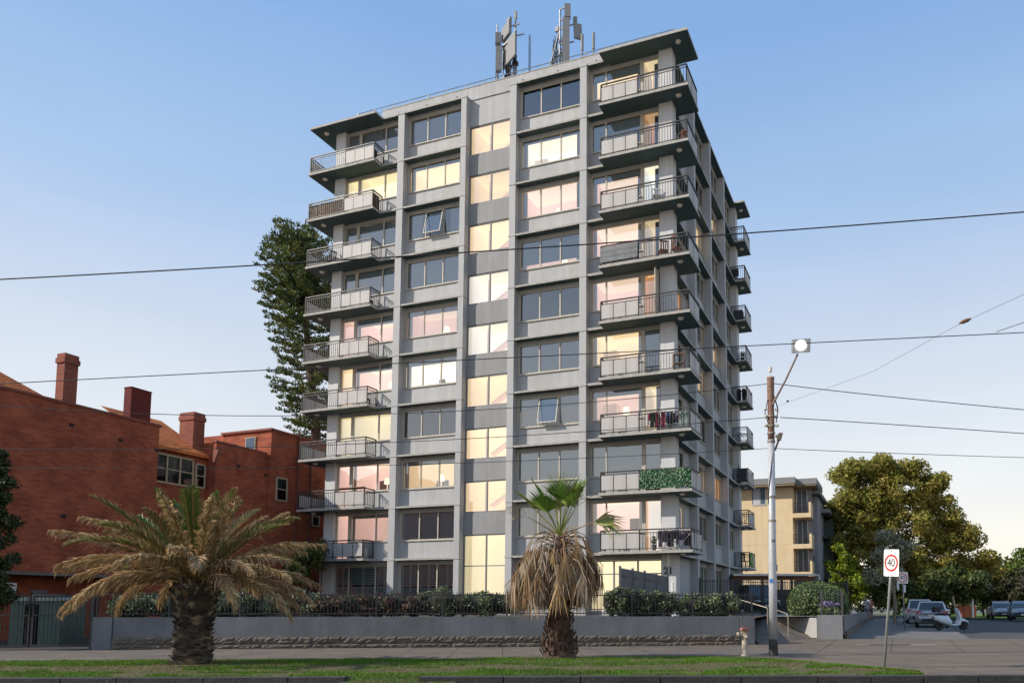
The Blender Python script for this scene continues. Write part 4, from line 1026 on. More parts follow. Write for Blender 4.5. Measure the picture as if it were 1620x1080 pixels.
# --- broad tree in the side street, autumn tinted
def crown_tree(name, label, cat, loc, blobs, n, size, mats, trunk, limbs, seed, nsub=16, rr=(.7, 1.2), mfun=None, bark=None, group=None, spread=.95):
    g = random.Random(seed); t = thing(name, label, cat, loc, 0, group); mb = MB()
    for a, b, r0, r1 in trunk: limb(mb, g, a, b, r0, r1, 6, .06)
    for a, b, r0, r1 in limbs: limb(mb, g, a, b, r0, r1, 5, .12)
    mb.build('trunk', [bark or barkm], t)
    mb = MB(); bl = blobs_from(g, blobs, nsub, rr, spread); leaf_cloud(mb, g, bl, n, size, len(mats), .5, mfun=mfun)
    mb.build('crown', mats, t); return t
def plane():
    Y = 81; o = at(1435, 960, Y); o.z = gz(Y)
    s = Y/F_PX
    def P(px, py, dy=0): return ((px - 1435)*s, dy, (960 - py)*s + HC - gz(Y))
    k_ = s*1.0
    bl = [(P(x, y, dy), (rx*k_, 3.2, rz*k_)) for x, y, dy, rx, rz in ((1372, 778, 0, 52, 40), (1412, 768, -1, 50, 46), (1458, 790, 0, 50, 44), (1352, 835, 0, 38, 46), (1405, 835, -2, 62, 52), (1475, 845, -1, 56, 52), (1524, 878, 0, 42, 38), (1552, 912, 0, 30, 30), (1510, 840, 0, 36, 32), (1440, 895, -1.5, 70, 38), (1365, 895, 0, 50, 44), (1336, 800, 0, 20, 28), (1340, 870, 0, 20, 34), (1500, 915, 0, 52, 34), (1495, 820, 0, 34, 34), (1392, 800, 1, 50, 40), (1385, 835, 1, 50, 40), (1395, 862, 2, 60, 40), (1430, 930, 0, 70, 30), (1395, 735, 0, 22, 14), (1440, 745, 0, 20, 14), (1480, 765, 0, 20, 16), (1350, 750, 0, 24, 18))]
    mats = [leafmat('autumn_green', (.26, .275, .045), .35, .55, .45), leafmat('autumn_brown', (.36, .255, .075), .35, .6, .45), leafmat('autumn_gold', (.40, .345, .08), .3, .55, .45), leafmat('autumn_dark', (.18, .17, .045), .35, .6, .4)]
    def mf(p, d, g):
        x = g.random() + .08*p.x/3
        return 1 if x > .72 else (2 if x > .48 else (0 if x > .1 else 3))
    g = random.Random(2); lim = [((0, 0, 3), (b[0][0]*.8, b[0][1], b[0][2]), .2, .03) for b in bl[:12]] + [((.3, 0, 3.2), (P(1500, 840)[0]*g.uniform(.3, 1), g.uniform(-2, 2), g.uniform(5, 10)), .1, .02) for _ in range(8)]
    crown_tree('plane_tree', 'large spreading tree with olive and rust leaves on the side street', 'tree', o, bl, 80000, .215, mats, [((0, 0, 0), (0, 0, 3.4), .4, .3)], lim, 4, 20, (.7, 1.25), mf)
plane()
olive = [leafmat('grey_leaf', (.26, .265, .17), .3, .6, .2), leafmat('grey_leaf_dark', (.15, .155, .095), .3, .6, .2), leafmat('grey_leaf_pale', (.34, .34, .23), .25, .6, .2)]
lime = [leafmat('lime_leaf', (.20, .26, .015), .35, .5, .4), leafmat('lime_leaf_dark', (.09, .14, .012), .35, .5, .4), leafmat('lime_leaf_pale', (.30, .33, .03), .3, .5, .4)]
darkg = [leafmat('dark_leaf', (.055, .065, .022), .4, .6, .15), leafmat('dark_leaf_olive', (.10, .105, .032), .4, .6, .15), leafmat('dark_leaf_green', (.075, .12, .022), .4, .6, .2)]
brightg = [leafmat('fresh_leaf', (.11, .17, .02), .35, .55, .3), leafmat('fresh_leaf_olive', (.14, .15, .03), .35, .55, .3), darkg[2]]
def simple(name, label, cat, px, Y, parts, n, size, mats, seed, trunk=True, nsub=12, rr=(.4, .8), bark=None, zb=None, group=None):
    s = Y/F_PX; o = at(px, 960, Y); o.z = gz(Y) if zb is None else zb
    bl = [(((x - px)*s, dy, (960 - y)*s + HC - o.z), (rx*s, (rx*s if ry is None else ry), rz*s)) for x, y, dy, rx, ry, rz in parts]
    zt = max(b[0][2] for b in bl)
    tr = [((0, 0, -.05), (0, 0, zt*.55), .016*zt + .05, .01*zt + .03)] if trunk else []
    lim = [((0, 0, zt*.4), b[0], .008*zt + .03, .015) for b in bl] if trunk else []
    return crown_tree(name, label, cat, o, bl, n, size, mats, tr, lim, seed, nsub, rr, bark=bark, group=group)
simple('olive_tree', 'small grey leaved tree behind the speed limit signs', 'tree', 1415, 52, [(1396, 882, 0, 15, None, 17), (1410, 852, .5, 14, None, 16), (1433, 872, 0, 11, None, 18), (1388, 912, 0, 13, None, 12)], 2600, .13, olive, 8, rr=(.35, .7), bark=barkg)
simple('lime_bush', 'bright yellow green bush lit behind the black fence', 'bush', 1345, 71.5, [(1335, 890, 0, 24, None, 42), (1352, 925, 0, 28, None, 26), (1322, 930, 0, 14, None, 26)], 5200, .19, lime, 9, rr=(.4, .8))
simple('street_tree', 'dark tree filling the space under the big street tree', 'tree', 1470, 72, [(1400, 925, 0, 40, 3, 34), (1450, 930, 0, 44, 3, 32), (1500, 925, 0, 40, 3, 34), (1535, 935, 0, 30, 3, 26)], 9000, .24, darkg, 12, rr=(.6, 1.2))
simple('street_tree', 'green rounded tree beside the far street lamp', 'tree', 1556, 84, [(1550, 915, 0, 34, 3, 34), (1572, 902, 0, 24, 3, 26)], 5200, .26, brightg, 13, rr=(.7, 1.3))
simple('street_tree', 'bright green tree cut by the right edge of the photo', 'tree', 1640, 92, [(1640, 905, 0, 50, 4, 45), (1612, 915, 0, 26, 3, 30), (1660, 880, 0, 40, 4, 30)], 6000, .3, brightg, 14, rr=(.8, 1.5))
simple('street_tree', 'dark brownish tree above the two silver cars', 'tree', 1590, 78, [(1585, 935, 0, 46, 3, 24), (1612, 925, 0, 36, 3, 24)], 6000, .24, [mat('x', (.05, .04, .025)) if False else leafmat('brown_dark_leaf', (.05, .042, .028), .4), darkg[0]], 15, rr=(.6, 1.2))
simple('backdrop_hedge', 'dense dark hedge closing the far end of the side street', 'hedge', 1500, 100, [(x, 945, 0, 32, 2, 24) for x in range(1330, 1660, 34)] + [(x, 914, 1, 34, 2, 26) for x in range(1330, 1560, 32)], 19000, .3, darkg, 16, trunk=False, rr=(.7, 1.3))
simple('cypress', 'dark columnar cypress at the left edge by the brick wall', 'cypress', -20, 25, [(-20, 730, 0, 10, None, 20), (-19, 770, 0, 22, None, 40), (-15, 830, 0, 27, None, 50), (-14, 890, 0, 27, None, 45), (-12, 940, 0, 24, None, 30)], 18000, .06, [leafmat('cypress_leaf', (.02, .035, .012), .4, .6, .1), leafmat('cypress_leaf_olive', (.05, .065, .018), .4, .6, .1)], 17, rr=(.16, .32), nsub=26)
simple('garden_tree', 'small green tree between the brick block and the tower', 'tree', 500, 52, [(497, 755, 0, 16, None, 22), (492, 830, 0, 14, None, 24), (505, 790, 0, 12, None, 20)], 3800, .16, brightg, 18, rr=(.35, .7))
simple('garden_tree', 'dark leafy shrub tree beneath the lowest left balcony', 'tree', 478, 42, [(488, 880, 0, 30, None, 30), (465, 900, 0, 24, None, 20)], 3200, .13, darkg, 19, rr=(.3, .6))
# shrubs behind the fence
west = [leafmat('shrub_grey', (.22, .25, .15), .3, .6, .25), leafmat('shrub_green', (.13, .17, .07), .35, .6, .25), leafmat('shrub_dark', (.055, .07, .03), .35, .6, .2)]
pale = [leafmat('shrub_pale', (.32, .36, .19), .3, .6, .25), west[0], west[1]]
dead = [leafmat('shrub_dead', (.20, .105, .075), .35, .7, .1), leafmat('shrub_dead_dark', (.12, .07, .055), .35, .7, .1), west[2]]
sg = random.Random(77)
def shrub(label, px, w, ytop, Y, mats, n=4300, size=.066, nsub=18, rr=(.14, .28), zb=.98, group='shrubs along the iron fence'):
    s = Y/F_PX; h = (960 - ytop)*s + HC - zb; o = at(px, 960, Y); o.z = zb
    w *= 1.2 if px < 900 else 1.0; bl = [((-w*s*.25, 0, h*.45), (w*s*.3, .45, h*.42)), ((w*s*.25, .05, h*.48), (w*s*.3, .45, h*.42)), ((0, -.05, h*.55), (w*s*.32, .45, h*.40))]
    st = [((0, 0, -.02), (x, 0, h*.4), .03, .012) for x in (-w*s*.2, 0, w*s*.2)]
    t = crown_tree('shrub', label, 'shrub', o, bl, n, size, mats, st, [], sg.randrange(999), nsub, rr, group=group)
    m = MB(); [m.ball(c, r[0]*.8, r[1]*.7, r[2]*.8, 10) for c, r in bl]; m.build('shade_core', [mat('shrub_shade', (.03, .03, .018), .95, .3, 8)], t); return t  # solid dark balls paint the shaded inside of the shrub
for i, (px, w, yt, Y, mm, lb) in enumerate((
    (205, 46, 938, 27.4, west, 'grey green shrub nearest the driveway gate'),
    (262, 70, 936, 27.4, west, 'grey green shrub partly behind the date palm trunk on its left'),
    (372, 84, 932, 27.6, west, 'grey green shrub just right of the date palm trunk'),
    (458, 86, 931, 27.8, pale, 'pale green shrub between the drooping fronds and the dead shrubs'),
    (545, 90, 938, 27.9, dead, 'brown dying shrub below the shuttered left windows'),
    (625, 84, 935, 28.0, dead, 'darker brown dying shrub below the second bay of the tower'),
    (700, 90, 930, 28.1, west, 'mixed green shrub before the tall stair window'),
    (775, 80, 932, 28.3, pale, 'pale shrub behind the fence left of the fan palm'),
    (985, 64, 922, 28.7, west, 'tall dark green shrub right of the fan palm'),
    (1040, 62, 934, 28.9, west, 'rounded green shrub before the grey panel fence'),
    (1105, 74, 938, 29.1, pale, 'pale sunlit shrub left of the utility pole'),
    (1142, 50, 936, 29.2, pale, 'smaller sunlit shrub next to the ramp handrail'),
    )): shrub(lb, px, w, yt, Y, mm)
# clipped round hedge, and the flowers at its foot
g = random.Random(6); Y = 36.0; s = Y/F_PX; o = at(1288, 960, Y); o.z = 1.0
t = thing('round_hedge', 'large clipped round green hedge on the corner wall', 'hedge', o); mb = MB()
hm_ = [leafmat('hedge_leaf', (.12, .18, .055), .3, .55, .25), leafmat('hedge_leaf_pale', (.19, .24, .09), .3, .55, .25), leafmat('hedge_leaf_dark', (.05, .085, .02), .35, .55, .2)]
leaf_cloud(mb, g, [((0, 0, .62), (42*s, 1.3, .98)), ((34*s, 1.2, .55), (30*s, 1.5, .92)), ((60*s, 4.2, .35), (26*s, 3.0, .95)), ((-14*s, .2, .5), (26*s, 1.0, .85))], 15000, .06, 3, .93)
mb.build('foliage', hm_, t)
m = MB(); m.ball((0, 0, .6), 40*s, 1.15, .9, 18); m.ball((34*s, 1.2, .5), 28*s, 1.4, .85, 18); m.ball((60*s, 4.2, .3), 24*s, 2.8, .88, 18); m.build('shade_core', [mat('hedge_shade', (.02, .03, .01), .95)], t)  # dark balls stand in for the shade deep inside the hedge
g = random.Random(8); Y = 33.9; s = Y/F_PX; o = at(1310, 960, Y); o.z = 1.0
t = thing('lavender', 'low flowering plant with mauve blooms below the round hedge', 'flowers', o); mb = MB()
leaf_cloud(mb, g, blobs_from(g, [((0, 0, .2), (26*s, .3, .3))], 22, (.08, .16)), 1500, .05, 2); mb.build('foliage', [leafmat('lav_leaf', (.16, .24, .06), .3), west[0]], t)
mb = MB(); leaf_cloud(mb, g, blobs_from(g, [((.1, -.1, .5), (26*s, .25, .16))], 26, (.04, .09)), 420, .04, 1); mb.build('blooms', [leafmat('mauve_petal', (.36, .28, .48), .25, .6, .3)], t)
# ------------------------------------------------------------------ tan flats and darker flats on the right
tanm = mat('tan_render', (.72, .56, .345), .85, .06, .8, .1, 20, streak=.08)
greyr = mat('grey_render', (.30, .29, .31), .85, .06, .8); dkr = mat('dark_green_render', (.05, .07, .055), .85, .1, .8)
fasc = mat('roof_fascia', (.22, .22, .215), .7, .06, 1); soff2 = mat('eave_lining', (.34, .25, .15), .8, .06)
bluep = mat('blue_pane2', (.09, .13, .17), .08, .1, spec=.8)
def px2(px, Y): return (px - PX)*Y/F_PX
def pz(py, Y): return (960 - py)*Y/F_PX + HC
Y = 72.0; KB = 72/62; o = Vector((px2(1256, Y), Y, .4))
t = thing('tan_apartments', 'tan rendered block of flats with stepped balconies behind the carport', 'apartment block', o, -TH)
t.scale = (KB, KB, KB)
def X_(px):
    r_ = (px - PX)/F_PX; return (r_*o.y - o.x)/(cT + r_*sT)/KB
def Zz(py): return (pz(py, 72.0) - .4)/KB
m = MB(); MB().box(-12, 0, 0, .3, 0, Zz(769)).build('wall', [tanm], t); m.box(-.3, 0, .3, 5.5, 0, Zz(769)); m.box(-12, -.3, 5.0, 5.3, 0, Zz(769)); m.box(-12, -.3, -.012, .0, Zz(860.6), Zz(860)); m.build('wall', [tanm], t)
m = MB(); m.box(-12, .35, -.9, 5.5, Zz(766), Zz(756)); m.box(-12, .3, -.85, 5.5, Zz(768.5), Zz(766.2), 1); m.box(.36, 1.95, -.3, 5, Zz(767), Zz(757.5)); m.box(.36, 1.9, -.25, 5, Zz(769), Zz(767.2), 1); m.build('roof', [fasc, soff2], t)
# the bay with balconies
m = MB(); m.box(.0, 1.35, 1.6, 1.8, 0, Zz(769)); m.build('bay_wall', [greyr], t)
for i, (yt, yb) in enumerate(((795, 812), (845, 861), (888, 905))):
    f = (yb, yb + 7)
    m = MB(); m.box(.02, 1.45, -.2, 1.58, Zz(yb + 7), Zz(yb)); m.box(1.28, 1.45, -.2, 1.58, Zz(yb) + .01, Zz(yt)); b_ = m.build('balcony', [tanm], t)
    m = MB()
    for j in range(12): x = .06 + 1.2*j/11; m.box(x - .012, x + .012, -.17, -.14, Zz(yb), Zz(yt) - .02)
    m.box(.03, 1.27, -.18, -.13, Zz(yt) - .04, Zz(yt)); m.build('railing', [railm], b_)
    m = MB(); m.box(.2, .95, 1.56, 1.595, Zz(yb) + .02, Zz(yb) + 2.0); d_ = m.build('balcony_door', [bluep], t)
    m = MB(); m.box(.12, .2, 1.55, 1.59, Zz(yb), Zz(yb) + 2.1); m.box(.95, 1.03, 1.55, 1.59, Zz(yb), Zz(yb) + 2.1); m.box(.55, .6, 1.545, 1.59, Zz(yb), Zz(yb) + 2.05); m.build('frame', [mat('white_joinery', (.6, .6, .6), .6)], d_)
m = MB(); wx0, wx1, z0, z1 = X_(1192), X_(1214), Zz(795), Zz(766.8); m.box(wx0, wx1, -.012, -.002, z0, z1); w_ = m.build('window', [bluep], t)
m = MB(); m.box(wx0, wx1 + .0, -.05, -.013, z0 - .07, z0); m.box(wx0 + .62, wx0 + .67, -.03, -.013, z0, z1); m.box(wx1 - .06, wx1, -.03, -.013, z0, z1); m.build('frame', [MATS['white_joinery']], w_)
m = MB(); m.box(wx0 + .08, wx0 + .6, -.0165, -.0145, z0 + .02, z1 - .1); m.build('curtain', [curtm], w_)
# darker stepped flats beyond
Y2 = 75.0; KB = 75/68
t2 = thing('dark_apartments', 'dark stepped flats with flat canopies just beyond the tan block', 'apartment block', (px2(1278, Y2), Y2, .4), -TH)
t2.scale = (KB, KB, KB)
def X2(px): return (px2(px, Y2) - px2(1278, Y2))/KB
def Z2(py): return (pz(py, Y2) - .4)/KB
m = MB(); m.box(-.5, X2(1295), 0, 12, 0, Z2(785)); m.build('wall', [greyr], t2)
m = MB(); m.box(X2(1295), X2(1311), 6, 16, 0, Z2(812)); m.build('rear_wall', [dkr], t2)
for (a, b, yt, yy) in ((1279, 1301, 778, -1.2), (1294, 1309, 799, 3.0), (1304, 1318, 813, 7.0)):
    m = MB(); m.box(X2(a), X2(b), yy, yy + 8, Z2(yt + 6), Z2(yt)); m.build('canopy', [fasc], t2)
for i, (a, b, y0, y1) in enumerate(((1281, 1286, 812, 792), (1280, 1287, 856, 834), (1281, 1289, 899, 880))):
    m = MB(); m.box(X2(a), X2(b), -.03, -.005, Z2(y0), Z2(y1)); w_ = m.build('window', [bluep], t2); MB().box(X2(a) - .06, X2(b) + .06, -.05, -.031, Z2(y0) - .08, Z2(y0)).build('sill', [MATS['white_joinery']], w_)
for (y0, y1) in ((842, 828), (880, 864), (910, 896)):
    m = MB(); m.box(X2(1295) + .02, X2(1304), 4.3, 5.98, Z2(y0) - .2, Z2(y0)); b_ = m.build('balcony', [dkr], t2)
    m = MB(); [m.box(X2(1295) + .03 + .09*j, X2(1295) + .05 + .09*j, 4.32, 4.34, Z2(y0), Z2(y1)) for j in range(6)]; m.box(X2(1295) + .02, X2(1304), 4.3, 4.35, Z2(y1) - .04, Z2(y1)); m.build('railing', [railm], b_)
# carport
Y3 = 48.0; t3 = thing('carport', 'low carport with pale corrugated roof edge before the tan flats', 'carport', (px2(1160, Y3), Y3, 1.05))
w3 = px2(1291, Y3) - px2(1160, Y3); h3 = pz(908, Y3) - 1.05
m = MB(); n = 60
for i in range(n):
    a, b = w3*i/n, w3*(i + 1)/n; za, zb = h3 + (.03 if i % 2 else 0), h3 + (0 if i % 2 else .03)
    m.face([(a, 0, za), (b, 0, zb), (b, 6, zb - .15), (a, 6, za - .15)])
    m.face([(a, 0, za), (b, 0, zb), (b, 0, h3 - .11), (a, 0, h3 - .11)])
m.tube([(w3, 0, h3 - .02), (w3 + .15, 0, h3 - .1), (w3 + .2, 0, h3 - .35)], .05, 8); m.build('roof', [mat('pale_roof_sheet', (.62, .60, .54), .5, .06, 3)], t3)
MB().box(0, w3, .3, .42, h3 - .36, h3 - .12).build('beam', [mat('rust_beam', (.16, .07, .04), .8, .2)], t3)
for x in (.2, w3*.6, w3 - .1): MB().box(x - .05, x + .05, .32, .4, 0, h3 - .36).build('post', [ironm], t3)
MB().box(-1, w3 + 4, 8.0, 8.2, 0, 1.6).build('back_wall', [mat('carport_wall', (.07, .06, .05), .9)], t3)
# grey sheet fence by the entrance
t4 = thing('panel_fence', 'dark grey sheet panel fence stepping down beside the lit entrance windows', 'fence', (0, 0, 0))
a, b = at(981, 897, 31.5), at(1056, 911, 33.8); a.z += 0; d = b - a
gm_ = mat('sheet_fence', (.10, .105, .115), .55, .08, 2)
m = MB()
for i in range(4):
    p, q = a + d*(i/4), a + d*((i + 1)/4); c = (p + q)/2; m.obox((c.x, c.y, (c.z + .95)/2 - .02), ((q.x - p.x)/2, (q.y - p.y)/2, (q.z - p.z)/2), (-.01, .02, 0), (0, 0, (c.z - .95)/2))
m.build('panel', [gm_], t4)
for i in range(5):
    p = a + d*(i/4); MB().box(p.x - .05, p.x + .05, p.y - .06, p.y + .04, .95, p.z + .06).build('post', [gm_], t4)
    if i < 4: q = a + d*((i + 1)/4); MB().bar((p.x + .05, p.y - .03, p.z - .32), (q.x - .05, q.y - .03, q.z - .32), .03, .03).build('rail', [mat('rail_brown', (.10, .075, .05), .6)], t4)
q = at(1064, 922, 31.5)
t5 = thing('bollard', 'white post standing in the shrubs before the entrance column', 'post', (q.x, q.y, .98))
MB().lathe([(.042, 0), (.042, q.z - .98), (.02, q.z - .9)], n=12).build('post', [mat('white_paint', (.75, .75, .72), .5)], t5)

# ------------------------------------------------------------------ utility pole and wires
P0 = Vector((4.84, 22.54, 0))
galv = mat('silver_pole_paint', (.52, .53, .55), .45, .12, 2.5, metal=.25, streak=.18)
rust = mat('rust', (.20, .075, .04), .9, .5, 12, col2=(.30, .22, .17)); blk = mat('pole_black', (.03, .028, .025), .7, .3, 5)
insul = mat('porcelain', (.55, .52, .45), .3); cablem = mat('cable', (.018, .018, .02), .6)
tp = thing('utility_pole', 'silver steel utility pole with black foot and a lit lamp on its arm', 'utility pole', P0)
top = at(1219, 597, 22.54) - P0
MB().lathe([(.135, 0), (.135, .02), (.128, .47), (.12, .48)], n=20).build('foot', [blk], tp, True)
def pc(z): return Vector((top.x*z/top.z, 0, z))
MB().tube([pc(z) for z in (.47, 2, 3.9, 3.95, 6.3)], [.118, .115, .11, .102, .098], 18).build('shaft', [galv], tp, True)
MB().tube([pc(z) for z in (6.3, 6.9, 7.45, 7.5, top.z - .06, top.z)], [.099, .098, .095, .105, .105, .12], 18).build('head', [rust], tp, True)
m = MB()
for z in (3.9, 4.6, 6.25, 6.5, 6.72, 7.0): m.tube([pc(z - .03), pc(z + .03)], .118, 16)
m.build('clamp', [mat('clamp_steel', (.25, .21, .17), .6, .3, 8)], tp)
g = random.Random(3); m = MB()
for z, a in ((6.72, 0), (6.72, 3.14), (6.98, .3), (6.98, 3.3), (7.22, 3.0), (7.2, .1), (6.4, .2)):
    c = pc(z) + Vector((math.cos(a)*.17, math.sin(a)*.12 - .04, 0)); m.lathe([(.03, -.04), (.05, -.02), (.05, .02), (.025, .05)], c, 8)
m.lathe([(.012, 0), (.012, .16), (.05, .18), (.055, .3), (.03, .34)], pc(top.z), 10); m.build('insulator', [insul], tp)
m = MB(); c = pc(6.28)
m.obox(c + Vector((.24, -.06, .1)), (.06, 0, .0), (0, .05, 0), (.03, 0, .11)); m.bar(c + Vector((.1, 0, -.3)), c + Vector((.25, -.05, .1)), .05); m.build('bracket', [mat('weathered_steel', (.16, .13, .09), .8, .3, 9)], tp)
m = MB(); m.tube([pc(7.6) + Vector((.1, -.02, 0)), pc(7.2) + Vector((.2, -.05, 0)), pc(6.8) + Vector((.13, -.1, 0))], .018, 6); m.build('tail_cable', [cablem], tp); m = MB(); m.tube([pc(7.5) + Vector((-.1, -.05, 0)), pc(7.1) + Vector((-.19, -.06, 0)), pc(6.75) + Vector((-.1, -.1, 0))], .014, 6); m.build('tail_cable', [cablem], tp); m = MB()
m.tube([pc(5.9) + Vector((.05, -.1, 0)), pc(5.6) + Vector((-.02, -.12, 0)), pc(4.9) + Vector((-.1, -.07, 0)), pc(4.4) + Vector((-.115, -.03, 0))], .012, 6); m.build('tail_cable', [cablem], tp)
a = at(1222, 640, 22.44) - P0; b = at(1262, 560, 22.3) - P0
MB().tube([a, a.lerp(b, .5) + Vector((.02, 0, -.01)), b], [.035, .03, .028], 8).build('lamp_arm', [mat('arm_paint', (.20, .14, .11), .6, .2)], tp)
c = at(1267, 547, 22.25) - P0
m = MB(); m.obox(c, (.26, 0, .02), (0, .08, .03), (0, -.05, .19)); lh = m.build('lamp_head', [mat('lamp_shell', (.4, .41, .42), .4, metal=.4)], tp)
m = MB(); m.ball(c + Vector((-.02, -.1, -.01)), .155, .08, .145, 18); m.build('lamp_glass', [emit('lamp_light', (1, .97, .9), 6)], lh, True)
text('pole_number', 'S4', .13, MATS['black_paint'], tp, tuple(pc(at(1222, 855, 22.4).z) + Vector((0.005, -.118, 0))), (math.pi/2, 0, 0), .003)
MB().obox(pc(at(1220, 918, 22.4).z) + Vector((-.07, -.10, 0)), (.035, -.02, 0), (0, .008, 0), (0, 0, .055)).build('blue_tag', [mat('blue_tag', (.03, .17, .5), .4)], tp)
MB().obox(pc(at(1229, 897, 22.4).z) + Vector((.125, -.03, 0)), (.012, 0, 0), (0, .02, 0), (0, 0, .09)).build('conduit_box', [galv], tp)
def wire(label, pts, r, seg=24, name='overhead_wire', ext=None):
    P = [at(*p) for p in pts]; out = []
    for i in range(seg + 1):
        t = i/seg*(len(P) - 1); k = min(int(t), len(P) - 2)
        if len(P) == 3:
            lo, hi = (-.3 if pts[0][0] < 0 else 0), (1.6 if pts[-1][0] > 1650 else 1); u = lo + (hi - lo)*i/seg; out.append(P[0]*((1 - u)*(1 - 2*u)) + P[1]*(4*u*(1 - u)) + P[2]*(u*(2*u - 1)))
        else: out.append(P[k].lerp(P[k+1], t - k))
    c0 = out[0]; m = MB().tube([p - c0 for p in out], r, 6); return tag(m.build(name, [cablem], None, True, c0), label, 'cable')
wire('uppermost thick wire crossing the whole picture before the tower', [(-80, 446, 12), (810, 394.5, 12), (1700, 329, 12)], .0105)
wire('tram contact wire passing behind the lit lamp head', [(-80, 611, 14.2), (800, 566, 14.2), (1700, 522, 14.2)], .0085)
wire('short branch wire rising right from the contact wire clamp', [(1576, 525, 14.2), (1640, 503, 14), (1804, 447, 13.5)], .006)
wire('top wire running left from the pole head past the tower', [(-80, 634, 20.5), (560, 656, 21.5), (1214, 607, 22.54)], .010)
wire('top wire running right from the pole head', [(1221, 606, 22.54), (1424, 629, 22.6), (1700, 655, 23)], .012)
wire('middle wire running left from the bracket on the pole', [(-80, 709, 20.5), (560, 702, 21.5), (1214, 660, 22.54)], .010)
wire('middle wire running right from the bracket on the pole', [(1234, 660, 22.5), (1424, 672, 22.6), (1700, 691, 23)], .012)
wire('lowest wire running left from the pole shaft', [(-80, 738, 20.5), (560, 737, 21.5), (1215, 709, 22.54)], .008)
wire('lowest wire running right from the pole shaft', [(1225, 709, 22.54), (1424, 717, 22.6), (1700, 726, 23)], .009)
sp_ = wire('thin span wire with a brown insulator climbing to the right edge', [(1230, 642, 22.5), (1380, 588, 19), (1480, 533, 17), (1525, 509, 16), (2100, 246, 9)], .0035, 40)
c = at(1527, 508, 15.95) - sp_.location
m = MB(); m.tube([c + Vector((-.13, .0, -.05)), c + Vector((-.06, 0, -.02)), c + Vector((.05, 0, .025)), c + Vector((.13, 0, .06))], [.012, .042, .042, .012], 8); m.build('insulator', [mat('brown_insulator', (.22, .12, .06), .5)], sp_)
c = at(1246, 634, 22.2) - sp_.location; MB().ball(c, .045, .045, .03, 8).build('insulator', [MATS['weathered_steel']], sp_)

# ------------------------------------------------------------------ signs, hydrant
white = mat('sign_white', (.78, .77, .74), .45, .04, 3); red = mat('sign_red', (.55, .03, .025), .45); steelp = mat('galv_post', (.30, .31, .29), .5, .12, 4, metal=.3)
def plate(par, name, w, h, c, rz, with40=True, m0=white, tilt=0):
    o = new(name, MB().mesh('x', []), par, c); bpy.data.meshes.remove(o.data) if False else None
    bm = bmesh.new(); bmesh.ops.create_cube(bm, size=1)
    bmesh.ops.scale(bm, vec=(w, .006, h), verts=bm.verts); bmesh.ops.bevel(bm, geom=[e for e in bm.edges if abs(e.verts[0].co.y - e.verts[1].co.y) > .003], offset=.035*w/.45, segments=4, profile=.5, affect='EDGES')
    bm.to_mesh(o.data); bm.free(); o.data.name = name; o.data.materials.append(m0); o.rotation_euler = (0, tilt, rz)
    if with40:
        m = MB(); n = 40; ro, ri = w*.44, w*.345; zc = 0 if h < w*1.2 else .0; ez = 1.0 if h < w*1.2 else 1.0
        for i in range(n):
            a, b = 2*math.pi*i/n, 2*math.pi*(i + 1)/n
            m.face([(ri*math.cos(a), -.006, ri*math.sin(a)*ez), (ro*math.cos(a), -.006, ro*math.sin(a)*ez), (ro*math.cos(b), -.006, ro*math.sin(b)*ez), (ri*math.cos(b), -.006, ri*math.sin(b)*ez)])
        m.build('red_ring', [red], o)
        text('numerals', '40', w*.56, MATS['black_paint'], o, (0, -.006, -.005), (math.pi/2, 0, 0), .001, sx=.88)
        m = MB()
        for z in (h/2 - .05*h, -h/2 + .05*h): m.box(-.008, .008, -.012, -.002, z - .012, z + .012)
        m.build('bolt', [MATS['black_paint']], o)
    return o
t = thing('speed_sign', 'large white 40 speed limit sign on a leaning grey post at the verge corner', 'road sign', (6.36, 17.94, .02))
tt = at(1409, 910, 17.9) - t.location; tt2 = at(1410.5, 872, 17.9) - t.location
MB().tube([(0, 0, -.1), tt, tt2], .032, 12).build('post', [steelp], t, True)
c = at(1409, 890, 17.85) - t.location; plate(t, 'sign_plate', .445, .62, c + Vector((0, -.045, 0)), R(-63), tilt=R(3.5))
Y = 42.5; t = thing('speed_sign', 'smaller 40 speed limit sign on a thin pole in the shade of the side street', 'road sign', (px2(1428, Y), Y, gz(Y)))
hz = pz(898, Y) - gz(Y); MB().tube([(0, 0, 0), (0, 0, hz)], .03, 10).build('post', [steelp], t, True)
plate(t, 'sign_plate', .58, .62, (-.04, -.045, pz(914, Y) - gz(Y)), R(-24) + .3)
for dx, py in ((-.3, 927), (.06, 931)): plate(t, 'parking_plate', .17, .42, (dx, -.05, pz(py, Y) - gz(Y)), R(30), False, mat('plate_pale', (.6, .6, .62), .5))
MB().tube([(-.3, -.02, pz(935, Y) - gz(Y)), (-.3, -.02, pz(912, Y) - gz(Y))], .02, 6).build('bracket', [steelp], t)
t = thing('fire_hydrant', 'old pale pillar fire hydrant with a worn red cap by the verge', 'fire hydrant', (4.0, 22.45, 0))
hy = mat('hydrant_paint', (.50, .47, .40), .75, .3, 7, col2=(.36, .25, .15), bump=.15); rdp = mat('hydrant_red', (.36, .14, .10), .7, .4, 8)
MB().lathe([(.125, 0), (.125, .03), (.10, .07), (.085, .12), (.082, .45), (.088, .58), (.092, .6), (.085, .62), (.09, .66), (.1, .7), (.1, .72)], n=20).build('barrel', [hy], t, True)
m = MB().lathe([(.11, .72), (.135, .73), (.14, .765), (.12, .80), (.075, .825), (.05, .835), (.022, .84), (.022, .9), (.008, .905)], n=14); m.build('cap', [rdp], t, True)
